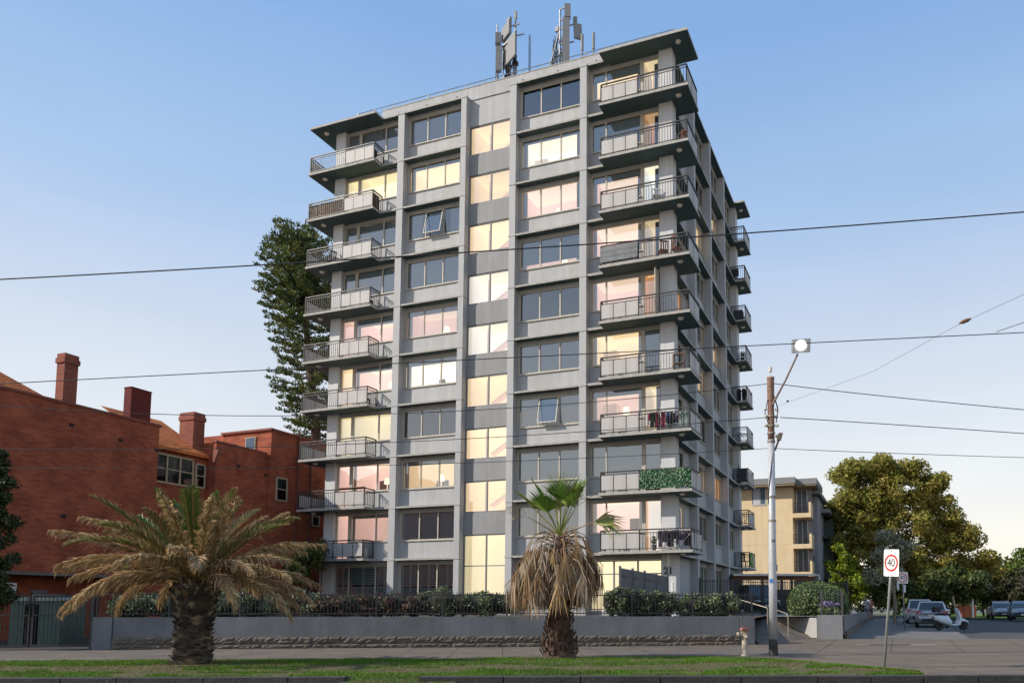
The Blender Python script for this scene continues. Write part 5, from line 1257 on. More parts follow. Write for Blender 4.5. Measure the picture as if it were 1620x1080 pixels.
m = MB(); m.tube([(-.06, -.02, .61), (-.17, -.05, .62)], [.05, .055], 12); m.tube([(-.17, -.05, .62), (-.22, -.06, .62)], [.07, .07], 12); m.tube([(.03, -.08, .56), (.05, -.14, .53)], [.04, .05], 10); m.build('outlet', [hy], t, True)
# ------------------------------------------------------------------ vehicles
tyre = mat('tyre', (.015, .015, .016), .85); rimm = mat('rim', (.4, .41, .42), .35, metal=.7); dglass = mat('car_glass', (.02, .028, .035), .06, .1, spec=.9)
redl = mat('tail_light', (.35, .015, .02), .2, .1); hl = mat('head_light', (.6, .62, .65), .1, .05, spec=.9); pltm = mat('number_plate', (.6, .6, .55), .5); blackp = mat('black_trim', (.02, .02, .022), .6)
def car(label, px, Y, rz, paint, L=4.3, W=1.78, Hh=1.5, z=None, hatch=True, cat='car', rear_bias=1):
    t = thing('parked_car', label, cat, (px2(px, Y), Y, gz(Y) if z is None else z), rz)
    hw = W/2; body = MB()
    st = [(-L/2, .45, .80, .82), (-L/2 + .12, .30, .92, .93), (-L/2 + .6, .22, .96, 1.0), (-.6, .2, .94, 1.0), (.6, .2, .92, 1.0), (L/2 - 1.25, .22, .93, 1.0), (L/2 - .45, .24, .82, .97), (L/2 - .1, .3, .68, .86), (L/2, .4, .58, .74)]
    rings = []
    for x, zb, zt, k in st:
        h = hw*k; pr = [(h*.86, zb), (h*.98, zb + .12), (h, (zb + zt)/2), (h*.97, zt - .1), (h*.86, zt), (0, zt + .02)]
        rings.append([body.vert((x, y, z_)) for y, z_ in pr] + [body.vert((x, -y, z_)) for y, z_ in pr[-2::-1]])
    for A, B in zip(rings, rings[1:]):
        n = len(A)
        for j in range(n - 1): body.idx((A[j], A[j+1], B[j+1], B[j]))
        body.idx((A[-1], A[0], B[0], B[-1]))
    body.idx(rings[0]); body.idx(rings[-1][::-1])
    rs = [(-L/2 + .1 if hatch else -L/2 + .75, .95, .96), (-L/2 + (.42 if hatch else 1.25), Hh - .07, .8), (-.5, Hh, .78), (.2, Hh - .02, .78), (L/2 - 1.75, Hh - .2, .8), (L/2 - 1.15, .93, .93)]
    rr_ = []
    for x, zt, k in rs: rr_.append([body.vert((x, s*hw*k*(.86 if i else 1.0), zt + (.0 if i else .0))) for s, i in ((-1, 0), (-1, 1), (1, 1), (1, 0))])
    gr = []; 
    for x, zt, k in rs: gr.append([(x, -hw*.93, .93), (x, -hw*k*.9, zt), (x, hw*k*.9, zt), (x, hw*.93, .93)])
    b2_ = MB()
    for A, B in zip(gr, gr[1:]):
        for j in range(3): b2_.face([A[j], A[j+1], B[j+1], B[j]])
    o0 = len(body.v); body.v += b2_.v; body.f += [[i + o0 for i in f] for f in b2_.f]; body.m += b2_.m
    body.build('body', [paint], t, True)
    gm = MB()
    def inset(a, b, c, d, k=.08, off=Vector((0, 0, 0))):
        q = [Vector(v) for v in (a, b, c, d)]; ce = sum(q, Vector())/4; gm.face([v.lerp(ce, k) + off for v in q])
    A, B = gr[0], gr[1]; inset(A[1], A[2], B[2], B[1], .1, Vector((-.02, 0, .012))); gm.build('rear_window', [dglass], t); gm = MB()
    A, B = gr[-2], gr[-1]; inset(A[1], A[2], B[2], B[1], .06, Vector((.02, 0, .015))); gm.build('windscreen', [dglass], t)
    
    for s, j in ((-1, 0), (1, 2)):
        gm = MB(); off = Vector((0, s*.012, 0))
        for A, B in ((gr[1], gr[2]), (gr[2], gr[3]), (gr[3], gr[4])): inset(A[j], A[j+1], B[j+1], B[j], .1, off)
        gm.build('side_window', [dglass], t)
    for s in (-1, 1):
        for x in (-L/2 + .78, L/2 - .85):
            w_ = MB(); w_.T = lambda p, x=x, s=s: (x + p[0], s*(hw - .1) + p[2]*s, .31 + p[1]); w_.lathe([(.2, -.1), (.3, -.1), (.315, -.05), (.315, .06), (.3, .1), (.2, .1)], n=20); wo = w_.build('wheel', [tyre], t, True)
            r_ = MB(); r_.T = w_.T; r_.lathe([(.02, .085), (.2, .095), (.2, .0)], n=16); r_.build('rim', [rimm], wo)
            ar = MB(); ar.T = lambda p, x=x, s=s: (x + p[0], s*(hw*.985) + p[2]*s, .33 + p[1]); ar.lathe([(.001, -.12), (.37, -.12), (.37, .012), (.315, .012)], n=20); ar.build('wheel_arch', [blackp], t)
        MB().obox((-L/2 + .1, s*hw*.76, .84), (.05, -s*.03, 0), (.02, s*.14, 0), (.015, 0, .09)).build('tail_light', [redl], t)
        MB().obox((L/2 - .17, s*hw*.66, .66), (.09, -s*.06, 0), (-.02, s*.14, 0), (-.03, 0, .065)).build('headlight', [hl], t)
        MB().obox((L/2 - 1.45, s*(hw + .06), .98), (.06, 0, 0), (0, .09, 0), (0, 0, .06)).build('wing_mirror', [paint], t)
    m = MB(); m.box(-L/2 - .01, -L/2 + .06, -.55, .55, .32, .5); m.box(L/2 - .08, L/2 + .01, -.5, .5, .36, .47); m.box(L/2 - .06, L/2 + .005, -.42, .42, .52, .6); m.build('bumper_trim', [blackp], t)
    m = MB(); m.box(-L/2 - .02, -L/2 + .02, -.2, .2, .62, .73); m.box(L/2 - .01, L/2 + .02, -.2, .2, .38, .48); m.build('number_plate', [pltm], t)
    return t
HEAD = math.atan2(cT, sT)
car('white hatchback parked on the side street directly behind the white scooter', 1470.5, 46.5, HEAD + R(-1), mat('white_car', (.62, .66, .72), .25, .03, spec=.6), 4.2, 1.8, 1.5)
car('white car parked ahead, left of and partly hidden by the white hatchback', 1451, 53.5, HEAD + R(2), mat('white_car_two', (.70, .70, .72), .25, .03), 4.3, 1.78, 1.6)
car('silver car facing the camera, left of the two at the right edge', 1580, 66, HEAD + math.pi + R(1), mat('silver_car', (.30, .30, .29), .3, .04, metal=.4), 4.5, 1.8, 1.5)
car('blue grey car facing the camera, cut by the right edge of the photo', 1613, 61, HEAD + math.pi + R(-4), mat('blue_grey_car', (.20, .225, .26), .3, .04, metal=.4), 4.6, 1.82, 1.48)
car('dark car parked nose out under the carport', 1197, 47.2, -math.pi/2 + .1, mat('dark_green_car', (.03, .045, .04), .25, .05), 4.3, 1.8, 1.7, 1.06)
# scooter
def scooter():
    Y = 41.5; t = thing('scooter', 'white motor scooter parked side on at the corner before the white hatchback', 'scooter', (px2(1500, Y), Y, gz(Y)), R(4))
    wp = mat('scooter_white', (.60, .67, .72), .3, .05); S = 1.0
    for x, n_ in ((-.62, 'wheel'), (.72, 'wheel')):
        m = MB(); m.T = lambda p, x=x: (x + p[0], p[2], .25 + p[1]); m.lathe([(.16, -.05), (.235, -.05), (.25, -.02), (.25, .02), (.235, .05), (.16, .05)], n=24); wo = m.build('wheel', [tyre], t, True)
        m2 = MB(); m2.T = m.T; m2.lathe([(.13, -.03), (.175, -.052), (.175, .052), (.13, .03)], n=20, cap=False)
        for k in range(5): a = 2*math.pi*k/5; m2.bar((0, 0, 0), (math.cos(a)*.15, math.sin(a)*.15, 0), .035, .05, up=(0, 0, 1))
        m2.build('rim', [rimm], wo)
    def loft(secs, mm, name, n=14, p=.7):
        m = MB(); rings = []
        for x, zc, hy, hz in secs:
            rings.append([m.vert((x, math.copysign(abs(math.cos(2*math.pi*j/n))**p, math.cos(2*math.pi*j/n))*hy, zc + math.copysign(abs(math.sin(2*math.pi*j/n))**p, math.sin(2*math.pi*j/n))*hz)) for j in range(n)])
        for A, B in zip(rings, rings[1:]):
            for j in range(n): m.idx((A[j], A[(j+1)%n], B[(j+1)%n], B[j]))
        m.idx(rings[0][::-1]); m.idx(rings[-1]); return m.build(name, [mm], t, True)
    loft([(-.95, .70, .04, .04), (-.85, .66, .13, .12), (-.6, .60, .19, .2), (-.3, .54, .2, .24), (-.05, .45, .17, .22), (.05, .36, .12, .14)], wp, 'body')
    loft([(.0, .30, .14, .05), (.2, .27, .16, .05), (.42, .30, .15, .07)], wp, 'floorboard')
    m = MB()
    for z0, x0, z1, x1, hw in ((.28, .40, .55, .50, .2), (.55, .50, .85, .46, .21), (.85, .46, 1.02, .40, .15)):
        m.obox(((x0 + x1)/2, 0, (z0 + z1)/2), ((x1 - x0)/2, 0, (z1 - z0)/2), (0, hw, 0), (.05, 0, .005))
    m.build('leg_shield', [wp], t)
    loft([(.42, .50, .05, .05), (.58, .54, .1, .1), (.75, .535, .11, .08), (.92, .46, .1, .06), (1.0, .40, .05, .04)], wp, 'front_fender')
    loft([(-.82, .83, .06, .03), (-.6, .87, .13, .05), (-.2, .85, .14, .06), (.02, .80, .09, .05)], mat('seat_vinyl', (.02, .019, .02), .6), 'seat')
    loft([(.30, 1.06, .05, .05), (.38, 1.08, .11, .09), (.48, 1.05, .09, .07)], wp, 'handlebar_cowl')
    m = MB(); m.tube([(.32, -.36, 1.1), (.36, 0, 1.1), (.32, .36, 1.1)], .018, 8); m.build('handlebar', [blackp], t)
    for s in (-1, 1):
        m = MB(); m.tube([(.36, s*.2, 1.12), (.34, s*.3, 1.3)], .008, 6); m.ball((.34, s*.31, 1.33), .02, .07, .05, 10); m.build('mirror', [blackp], t)
    MB().ball((.48, 0, 1.05), .03, .07, .07, 12).build('headlight', [hl], t, True)
    MB().obox((-.93, 0, .68), (.02, 0, 0), (0, .08, 0), (0, 0, .05)).build('tail_light', [redl], t)
    m = MB(); m.tube([(.5, 0, .5), (.72, 0, .25)], .035, 8); m.tube([(-.3, .1, .3), (-.62, .1, .25), (-.85, .12, .32)], [.06, .07, .06], 8); m.box(-.45, -.1, -.12, .12, .2, .42); m.build('engine', [mat('engine_metal', (.06, .06, .06), .5, metal=.5)], t)
    m = MB(); m.obox((-.72, 0, 1.08), (.17, 0, 0), (0, .19, 0), (0, 0, .14)); m.build('top_box', [blackp], t)
scooter()
# ------------------------------------------------------------------ people in the side street
def skin_obj(name, verts, edges, radii, m, par, sub=2):
    me = bpy.data.meshes.new(name); me.from_pydata(verts, edges, []); o = new(name, me, par); me.materials.append(m)
    md = o.modifiers.new('skin', 'SKIN'); md.use_smooth_shade = True
    for i, r in enumerate(radii): me.skin_vertices[0].data[i].radius = (r, r) if not isinstance(r, tuple) else r
    me.skin_vertices[0].data[0].use_root = True
    s = o.modifiers.new('sub', 'SUBSURF'); s.levels = sub; s.render_levels = sub
    return o
def person(label, px, Y, h, rz, shirt, short, skinc, hairc, phone=False, walk=.12):
    t = thing('person', label, 'person', (px2(px, Y), Y, gz(Y)), rz); k = h/1.75
    V = []; E = []; Rr = []
    def v(p, r, frm=None):
        V.append(tuple(c*k for c in p)); Rr.append(tuple(x*k for x in r) if isinstance(r, tuple) else r*k)
        if frm is not None: E.append((frm, len(V) - 1))
        return len(V) - 1
    pel = v((0, 0, .95), (.15, .11)); wa = v((0, 0, 1.1), (.135, .1), pel); ch = v((0, .01, 1.3), (.16, .115), wa); sh = v((0, .0, 1.43), (.13, .085), ch); nk = v((0, -.01, 1.51), .055, sh)
    h1 = v((0, -.02, 1.58), (.07, .085), nk); h2 = v((0, -.025, 1.66), (.078, .095), h1); h3 = v((0, -.015, 1.73), (.05, .06), h2); v((0, -.125, 1.61), .014, h1); [v((s*.085, -.01, 1.62), .018, h1) for s in (-1, 1)]
    arms = {}
    for s in (-1, 1):
        hp = v((s*.1, 0, .88), .095, pel); kn = v((s*.11, -walk*s*.6, .48), .06, hp); an = v((s*.11, walk*s*.2 + .02, .08), .04, kn); v((s*.12, -.12 + walk*s*.2, .035), .034, an)
        so_ = v((s*.2, 0, 1.41), .055, sh); el = v((s*.27, .02, 1.13), .042, so_)
        wr = v((s*(.1 if phone else .28), -.27 if phone else -.06, 1.2 if phone else .88), .03, el); d = (Vector(V[wr]) - Vector(V[el])).normalized(); pm = v(tuple((Vector(V[wr]) + d*.07*k)/k), (.034, .02), wr)
        sd = Vector((0, 1, 0)) if not phone else Vector((0, 0, 1))
        for f in range(4):
            b0 = Vector(V[pm])/k + d*.03 + sd*(.022*(f - 1.5)); L = (.062, .072, .068, .052)[f]; q = v(tuple(b0), .0095, pm); q2 = v(tuple(b0 + d*L*.5), .0085, q); v(tuple(b0 + d*L*.8 + Vector((-s*.02, 0, -.012))), .0075, q2)
        b0 = Vector(V[wr])/k + d*.03 + sd*-.035; q = v(tuple(b0), .011, wr); v(tuple(b0 + d*.045 + sd*-.012), .009, q)
    skin_obj('body', V, E, Rr, mat('skin_' + skinc[0], skinc[1], .6, .05), t)
    def cloth(name, pts, mm):
        V2 = []; E2 = []; R2 = []
        for p, r, f in pts:
            V2.append(tuple(c*k for c in p)); R2.append(tuple(x*k for x in r) if isinstance(r, tuple) else r*k)
            if f is not None: E2.append((f, len(V2) - 1))
        skin_obj(name, V2, E2, R2, mm, t)
    cloth('shirt', [((0, 0, 1.12), (.165, .13), None), ((0, .01, 1.3), (.18, .135), 0), ((0, 0, 1.43), (.145, .1), 1), ((0, 0, .93), (.17, .135), 0), ((-.2, 0, 1.42), .07, 2), ((-.26, .015, 1.2), .066, 4), ((.2, 0, 1.42), .07, 2), ((.26, .015, 1.2), .066, 6)], shirt)
    cloth('shorts', [((0, 0, .95), (.165, .125), None), ((-.1, 0, .85), .11, 0), ((-.112, walk*.35, .55), .088, 1), ((.1, 0, .85), .11, 0), ((.112, -walk*.35, .55), .088, 3)], short)
    m = MB(); m.ball((0, .005*k, 1.68*k), .09*k, .105*k, .085*k, 14); m.build('hair', [mat('hair_' + hairc[0], hairc[1], .7)], t, True)
    m = MB()
    for s in (-1, 1): m.ball((s*.115*k, (-.07 + walk*s*.2)*k, .035*k), .05*k, .13*k, .04*k, 10)
    m.build('shoes', [mat('shoe_' + hairc[0], (.06, .055, .05), .7)], t, True)
    m = MB()
    for s in (-1, 1): m.ball((s*.032*k, -.118*k, 1.645*k), .012*k, .006*k, .008*k, 8)
    m.build('eyes', [blackp], t)
    if phone: tag(MB().obox((0, 0, 0), (.04, 0, 0), (0, .006, 0), (0, .02, .07)).build('phone', [blackp], None), 'dark phone held by the person in shorts', 'phone').location = Vector((px2(px, Y), Y, gz(Y))) + Matrix.Rotation(rz, 3, 'Z') @ Vector((0, -.36*k, 1.26*k))
person('person in pale grey t-shirt and blue shorts looking down at the hands', 1369.5, 60, 1.74, R(-10), mat('pale_shirt', (.42, .42, .46), .9, .08), mat('blue_shorts', (.10, .17, .26), .9, .1), ('a', (.40, .24, .17)), ('dark', (.03, .022, .018)), True)
person('person in a dusty red top standing behind the one in blue shorts', 1376, 62, 1.72, R(20), mat('red_top', (.26, .09, .08), .9, .1), mat('brown_trousers', (.10, .08, .07), .9), ('b', (.36, .21, .15)), ('brown', (.06, .035, .02)), False, .06)

# ------------------------------------------------------------------ things along the side street
Y = 74; t = thing('barrier', 'orange red safety barrier standing on the far lawn', 'barrier', (px2(1525, Y), Y, .4))
m = MB(); 
for i in range(3): m.box(-.9 + .62*i, -.33 + .62*i, -.2, .2, .05, 1.15)
m.build('panel', [mat('barrier_orange', (.55, .14, .07), .6, .15)], t); m = MB(); [m.box(-.85 + .62*i, -.4 + .62*i, -.3, .3, 0, .05) for i in range(3)]; m.build('base', [blackp], t)
Y = 72; t = thing('white_post', 'white marker post beside the orange barrier', 'post', (px2(1536, Y), Y, .4)); MB().lathe([(.11, 0), (.11, 1.6), (.13, 1.62), (.13, 1.7), (.05, 1.82)], n=12).build('post', [white], t)
struct('far_lawn', MB().face([(px2(1440, 76), 70, .41), (px2(1580, 76), 70, .41), (px2(1650, 110), 112, .45), (px2(1380, 110), 112, .45)]), mat('lawn', (.16, .26, .03), .9, .25, .5))
Y = 95; t = thing('street_lamp', 'distant street lamp with a flat dark head above the trees', 'street lamp', (px2(1585, Y), Y, .4)); zt = pz(888, Y) - .4
MB().tube([(0, 0, 0), (0, 0, zt)], [.1, .06], 8).build('post', [steelp], t); MB().box(-.75, .5, -.15, .15, zt, zt + .14).build('head', [blackp], t)
Y = 56; t = thing('leaning_stake', 'pale leaning timber stake behind the white hatchback', 'stake', (px2(1512, Y), Y, gz(Y))); MB().bar((.05, 0, 0), (-.28, 0, pz(943, Y) - gz(Y)), .09).build('stake', [mat('pale_timber', (.38, .28, .17), .8)], t)
Y = 49; t = thing('bicycle', 'dark bicycle leaning by the tree beside the smaller speed sign', 'bicycle', (px2(1431, Y), Y, gz(Y)), R(25))
for x in (-.52, .52):
    m = MB(); m.tube([(x + .33*math.cos(a), 0, .34 + .33*math.sin(a)) for a in [2*math.pi*i/24 for i in range(25)]], .018, 6); m.build('wheel', [tyre], t, True)
m = MB(); [m.tube(p, .018, 6) for p in ([(-.52, 0, .34), (-.2, 0, .85)], [(-.2, 0, .85), (.0, 0, .32)], [(.0, 0, .32), (.38, 0, .8)], [(-.2, 0, .8), (.38, 0, .82)], [(.38, 0, .9), (.52, 0, .34)], [(-.52, 0, .34), (0, 0, .32)])]; m.build('frame', [rimm], t)
m = MB(); m.tube([(.34, -.25, .98), (.38, 0, .95), (.34, .25, .98)], .015, 6); m.build('handlebar', [rimm], t); m = MB(); m.ball((-.22, 0, .92), .13, .06, .035, 10); m.build('saddle', [blackp], t)

# ------------------------------------------------------------------ antennas on the roof
agr = mat('antenna_grey', (.22, .22, .215), .6, .06, 3); ast = mat('antenna_steel', (.28, .28, .28), .5, .15, 6, metal=.4)
RZ = Z(11) + .1
def ant(name, label, cat, u, v): return thing(name, label, cat, tuple(tw(u, v, RZ)), -TH)
def pbox(t, name, x, y, z, w, d, h, rz, tilt=0.0, mm=agr):
    o = MB().box(-w/2, w/2, -d/2, d/2, -h/2, h/2).build(name, [mm], t, loc=(x, y, z)); o.rotation_euler = (tilt, 0, rz); return o
t = ant('antenna_mast', 'left rooftop antenna cluster with a large tilted flat panel', 'antenna', -12.0, 4.0)
m = MB(); m.tube([(-.72, 0, 0), (-.72, 0, 6.55)], .05, 8); m.tube([(.5, 0, 0), (.5, 0, 6.75)], .06, 8); m.tube([(-.1, .3, 0), (-.1, .3, 5.4)], .05, 8); m.build('mast', [ast], t)
m = MB(); [m.bar(a, b, .06) for a, b in (((-.72, 0, 5.0), (.5, 0, 5.3)), ((-.72, 0, 4.9), (.2, -.4, 4.9)), ((-.5, -.3, 5.3), (.5, 0, 4.8)), ((-.72, 0, 3.6), (.5, 0, 3.7)), ((-.72, 0, 4.4), (.5, 0, 3.4)), ((.5, 0, 5.5), (1.05, .1, 5.55)), ((.0, -.1, 6.1), (.8, 0, 6.2)), ((.5, 0, 4.4), (-.1, .3, 3.2)), ((-.1, .3, 2.5), (.5, 0, 3.2)))]; m.build('frame', [ast], t)
pbox(t, 'panel_antenna', .32, -.4, 4.35, 1.55, .12, 1.5, R(-34)); pbox(t, 'panel_antenna', .08, -.35, 5.65, 1.0, .18, .85, R(-36)); pbox(t, 'panel_antenna', -.42, -.35, 4.0, .34, .3, 1.5, R(25)); pbox(t, 'panel_antenna', -.5, -.3, 5.35, .34, .3, .65, R(30)); pbox(t, 'small_antenna', .12, -.1, 6.4, .36, .14, .5, R(-30)); pbox(t, 'small_antenna', .5, 0, 6.8, .14, .14, .5, 0)
g = random.Random(2); m = MB()
for i in range(12): x = g.uniform(-.7, .6); m.tube([(x, -.1, g.uniform(4, 5.2)), (x + g.uniform(-.3, .3), -.2, 3.6), (x + g.uniform(-.2, .2), -.1, .05)], .025, 5)
for i in range(6): x = g.uniform(-.7, .5); m.box(x, x + .24, -.1, .15, .25*i + 2.9, .25*i + 3.12)
m.build('cable', [blackp], t)
t = ant('antenna_mast', 'right rooftop antenna cluster with a tall stacked grey box', 'antenna', -8.3, 4.0)
m = MB(); m.tube([(-.3, 0, 0), (-.3, 0, 6.3)], .055, 8); m.tube([(.0, .3, 0), (.0, .3, 6.3)], .055, 8); m.build('mast', [ast], t)
m = MB(); [m.bar(a, b, .06) for a, b in (((-1.2, -.2, 1.6), (-.35, 0, 5.0)), ((-.3, 0, 5.7), (.3, 0, 5.65)), ((-.3, 0, 5.1), (.6, 0, 5.2)), ((-.3, 0, 6.35), (.2, 0, 6.4)), ((-.3, 0, 4.2), (.6, 0, 4.1)), ((-.3, 0, 4.6), (.0, .3, 3.3)), ((-.3, 0, 3.4), (.0, .3, 4.5)), ((-.75, 0, .2), (-.75, 0, 4.0)), ((-.75, 0, 3.4), (-.3, 0, 3.5)), ((-.9, -.1, 3.0), (-.3, 0, 3.9)))]; m.build('frame', [ast], t)
pbox(t, 'panel_antenna', .2, -.25, 4.1, .4, .26, 2.7, R(25)); pbox(t, 'panel_antenna', .26, -.2, 5.9, .36, .3, .8, R(25)); pbox(t, 'panel_antenna', .78, .1, 4.75, .46, .16, .95, R(40), R(-6)); pbox(t, 'small_antenna', .62, .1, 5.45, .2, .16, .45, 0); pbox(t, 'junction_box', -.48, 0, 5.15, .22, .16, .3, 0, 0, ast)
g = random.Random(6); m = MB()
for i in range(14): x = g.uniform(-.7, .1); m.tube([(x, 0, g.uniform(3.8, 5)), (x + g.uniform(-.3, .3), -.1, 3.4), (x + g.uniform(-.5, .5), -.1, .05)], .025, 5)
m.build('cable', [blackp], t)
t = ant('lattice_aerial', 'thin dark lattice aerial between the two antenna clusters', 'antenna', -10.55, 4.0); m = MB()
for a in range(3): m.tube([(.06*math.cos(2.1*a), .06*math.sin(2.1*a), 0), (.06*math.cos(2.1*a), .06*math.sin(2.1*a), 5.3)], .014, 5)
for i in range(26): m.bar((.06*math.cos(2.1*i), .06*math.sin(2.1*i), .2*i), (.06*math.cos(2.1*(i + 1)), .06*math.sin(2.1*(i + 1)), .2*i + .2), .012)
m.build('mast', [blackp], t)
for u, zt, lb in ((-7.2, 4.4, 'left short whip aerial right of the tall antenna cluster'), (-6.5, 4.3, 'right short whip aerial nearest the roof canopy')):
    t = ant('whip_aerial', lb, 'antenna', u, 4.0); MB().lathe([(.05, 0), (.05, zt - 1), (.085, zt - .98), (.085, zt), (.03, zt + .02)], n=10).build('whip', [agr], t)

# ------------------------------------------------------------------ things on the balconies
def onb(name, label, cat, u, v, k, rz=0): return thing(name, label, cat, tuple(tw(u, v, Z(k) + .003)), -TH + rz)
def pot_plant(label, u, v, k, h, mats, n=160, potc=(.30, .10, .05), seed=1, pr=.13, rx=.22):
    t = onb('pot_plant', label, 'pot plant', u, v, k); MB().lathe([(pr*.7, 0), (pr, .24), (pr*1.08, .25), (pr*1.08, .29), (pr*.9, .29)], n=14).build('pot', [mat('pot_%d' % int(potc[0]*100), potc, .8)], t)
    g = random.Random(seed); m = MB(); leaf_cloud(m, g, [((0, 0, .29 + h*.5), (rx, rx, h*.5))], n, .07, len(mats), .3); m.build('leaves', mats, t)
def chair(label, u, v, k, rz, mm, back=.5):
    t = onb('balcony_chair', label, 'chair', u, v, k, rz)
    MB().box(-.23, .23, -.23, .23, .41, .45).build('seat', [mm], t)
    m = MB(); [m.box(-.22 + .11*i, -.16 + .11*i, .2, .225, .46, .46 + back) for i in range(4)]; m.box(-.23, .23, .195, .23, .42 + back, .5 + back); m.build('backrest', [mm], t)
    for x, y in ((-.2, -.2), (.2, -.2), (-.2, .2), (.2, .2)): MB().box(x - .02, x + .02, y - .02, y + .02, 0, .41).build('leg', [mm], t)
    return t
wood = mat('brown_wood', (.20, .11, .06), .7, .25, 6); wick = mat('wicker', (.26, .12, .08), .8, .3, 14, .5, 40); dkpl = mat('dark_plastic', (.025, .028, .03), .6); wplas = mat('white_plastic', (.65, .65, .63), .5)
pot_plant('pot plant with red blooms on the corner of the ninth right balcony', -.3, .35, 9, .34, [leafmat('red_bloom', (.42, .06, .05), .3), leafmat('pink_bloom', (.5, .25, .2), .3), west[1]], 170, seed=2)
chair('white chair behind the rail of the eighth right balcony', -1.75, .5, 8, .4, wplas)
chair('wicker chair at the corner of the seventh right balcony', -.75, .5, 7, 2.4, wick, .6); chair('second wicker chair left of the first on the seventh right balcony', -1.45, .5, 7, -2.6, wick, .4)
t = onb('timber_screen', 'weathered timber boards covering the panels of the seventh right balcony', 'screen', -4.55, .03, 7); m = MB()
for i in range(3): m.box(0, 1.95, -.03, -.005, .14 + .26*i, .385 + .26*i)
m.build('board', [mat('grey_boards', (.20, .21, .22), .8, .25, 3, streak=.25)], t)
t = onb('shelf_unit', 'small wooden shelf with jars on the fifth right balcony', 'shelf', -.75, .75, 5); m = MB()
m.box(-.28, -.25, -.12, .12, 0, 1.0); m.box(.25, .28, -.12, .12, 0, 1.0); [m.box(-.25, .25, -.12, .12, z, z + .03) for z in (.15, .5, .95)]; m.build('frame', [wood], t)
m = MB(); [m.ball((-.17 + .11*i, 0, .26 if i < 4 else .6), .05, .05, .08, 8) for i in range(4)]; m.build('jar', [wplas], t)
def airer(label, u, v, k, cols, seed, sheet=None, n=16):
    t = onb('clothes_airer', label, 'clothes airer', u, v, k); g = random.Random(seed)
    m = MB(); [m.tube(p, .012, 6) for p in ([(-.75, -.25, 0), (.3, .2, .95)], [(.3, -.25, 0), (-.75, .2, .95)], [(.1, -.25, 0), (.8, .2, .95)], [(-.8, -.22, .95), (.8, -.22, .95)], [(-.8, .2, .95), (.8, .2, .95)], [(-.8, 0, .95), (.8, 0, .95)])]; m.build('frame', [wplas], t)
    for i in range(n):
        x = -.75 + 1.5*i/(n - 1) + g.uniform(-.03, .03); w_ = g.uniform(.08, .16); L = g.uniform(.35, .8); y = g.choice((-.22, 0, .2)) - .02; mb = MB(); a = []
        for j in range(5):
            f = j/4; a.append([mb.vert((x - w_ + 2*w_*q/6 + .02*f*math.sin(q), y + .03*math.sin(q*1.7 + i) - .03*f, .96 - L*f)) for q in range(7)])
        for A, B in zip(a, a[1:]):
            for q in range(6): mb.idx((A[q], A[q+1], B[q+1], B[q]))
        c = g.choice(cols); tag(mb.build('garment', [mat('cloth_%d_%d_%d' % tuple(int(99*v_) for v_ in c), c, .9, .12, 6)], None, True, tuple(tw(u, v, Z(k)))), *GARM(k), group='laundry on balcony airers').rotation_euler = (0, 0, -TH)
def GARM(k): return ('garment hung on the crowded clothes airer of the fourth right balcony' if k == 4 else 'dark garment hung on the airer of the lowest right balcony', 'laundry')
airer('white folding clothes airer full of laundry on the fourth right balcony', -1.55, .5, 4, [(.02, .02, .035), (.03, .035, .08), (.20, .02, .05), (.6, .6, .62), (.10, .13, .25), (.02, .02, .02), (.35, .38, .45)], 3, n=15)
t = onb('hanging_coat', 'grey green garment on a hanger at the corner of the fourth right balcony', 'laundry', -.45, .3, 4); m = MB(); a = []
for j in range(5): a.append([m.vert((-.24 + .08*q + .01*j*math.sin(q), .05*math.sin(q*2.1), .93 - .2*j)) for q in range(7)])
for A, B in zip(a, a[1:]):
    for q in range(6): m.idx((A[q], A[q+1], B[q+1], B[q]))
m.build('cloth', [mat('sage_cloth', (.22, .28, .26), .9)], t, True)
t = onb('leaf_screen', 'artificial green leaf screen tied to the third right balcony rail', 'screen', -2.55, .04, 3); g = random.Random(4); m = MB()
for i in range(1500):
    x, z = g.uniform(0, 2.5), g.uniform(.08, .98); a = g.uniform(0, 6.28); s_ = g.uniform(.03, .06); y = g.uniform(-.06, -.01); p = Vector((x, y, z)); u_ = Vector((math.cos(a), g.uniform(-.4, .4), math.sin(a)))*s_; w_ = Vector((-math.sin(a), g.uniform(-.4, .4), math.cos(a)))*s_*.6
    m.face([p - u_, p - w_, p + u_, p + w_], g.choice((0, 0, 1, 2)))
m.build('leaves', [leafmat('fake_leaf', (.04, .15, .06), .35, .4), leafmat('fake_leaf_pale', (.30, .40, .25), .3, .4), leafmat('fake_leaf_dark', (.015, .05, .025), .3, .4)], t); MB().box(0, 2.5, 0, .006, .1, .96).build('backing', [mat('screen_net', (.01, .02, .012), .9)], t)
airer('airer with dark clothes at the corner of the lowest right balcony', -.95, .5, 2, [(.02, .02, .03), (.03, .03, .045), (.05, .045, .06), (.10, .08, .11)], 8, n=14)
pot_plant('small pale potted plant behind the lowest right balcony rail', -1.95, .35, 2, .4, [leafmat('pot_pale', (.4, .42, .36), .25), west[1]], 120, (.12, .12, .12), 7, .12, .16)
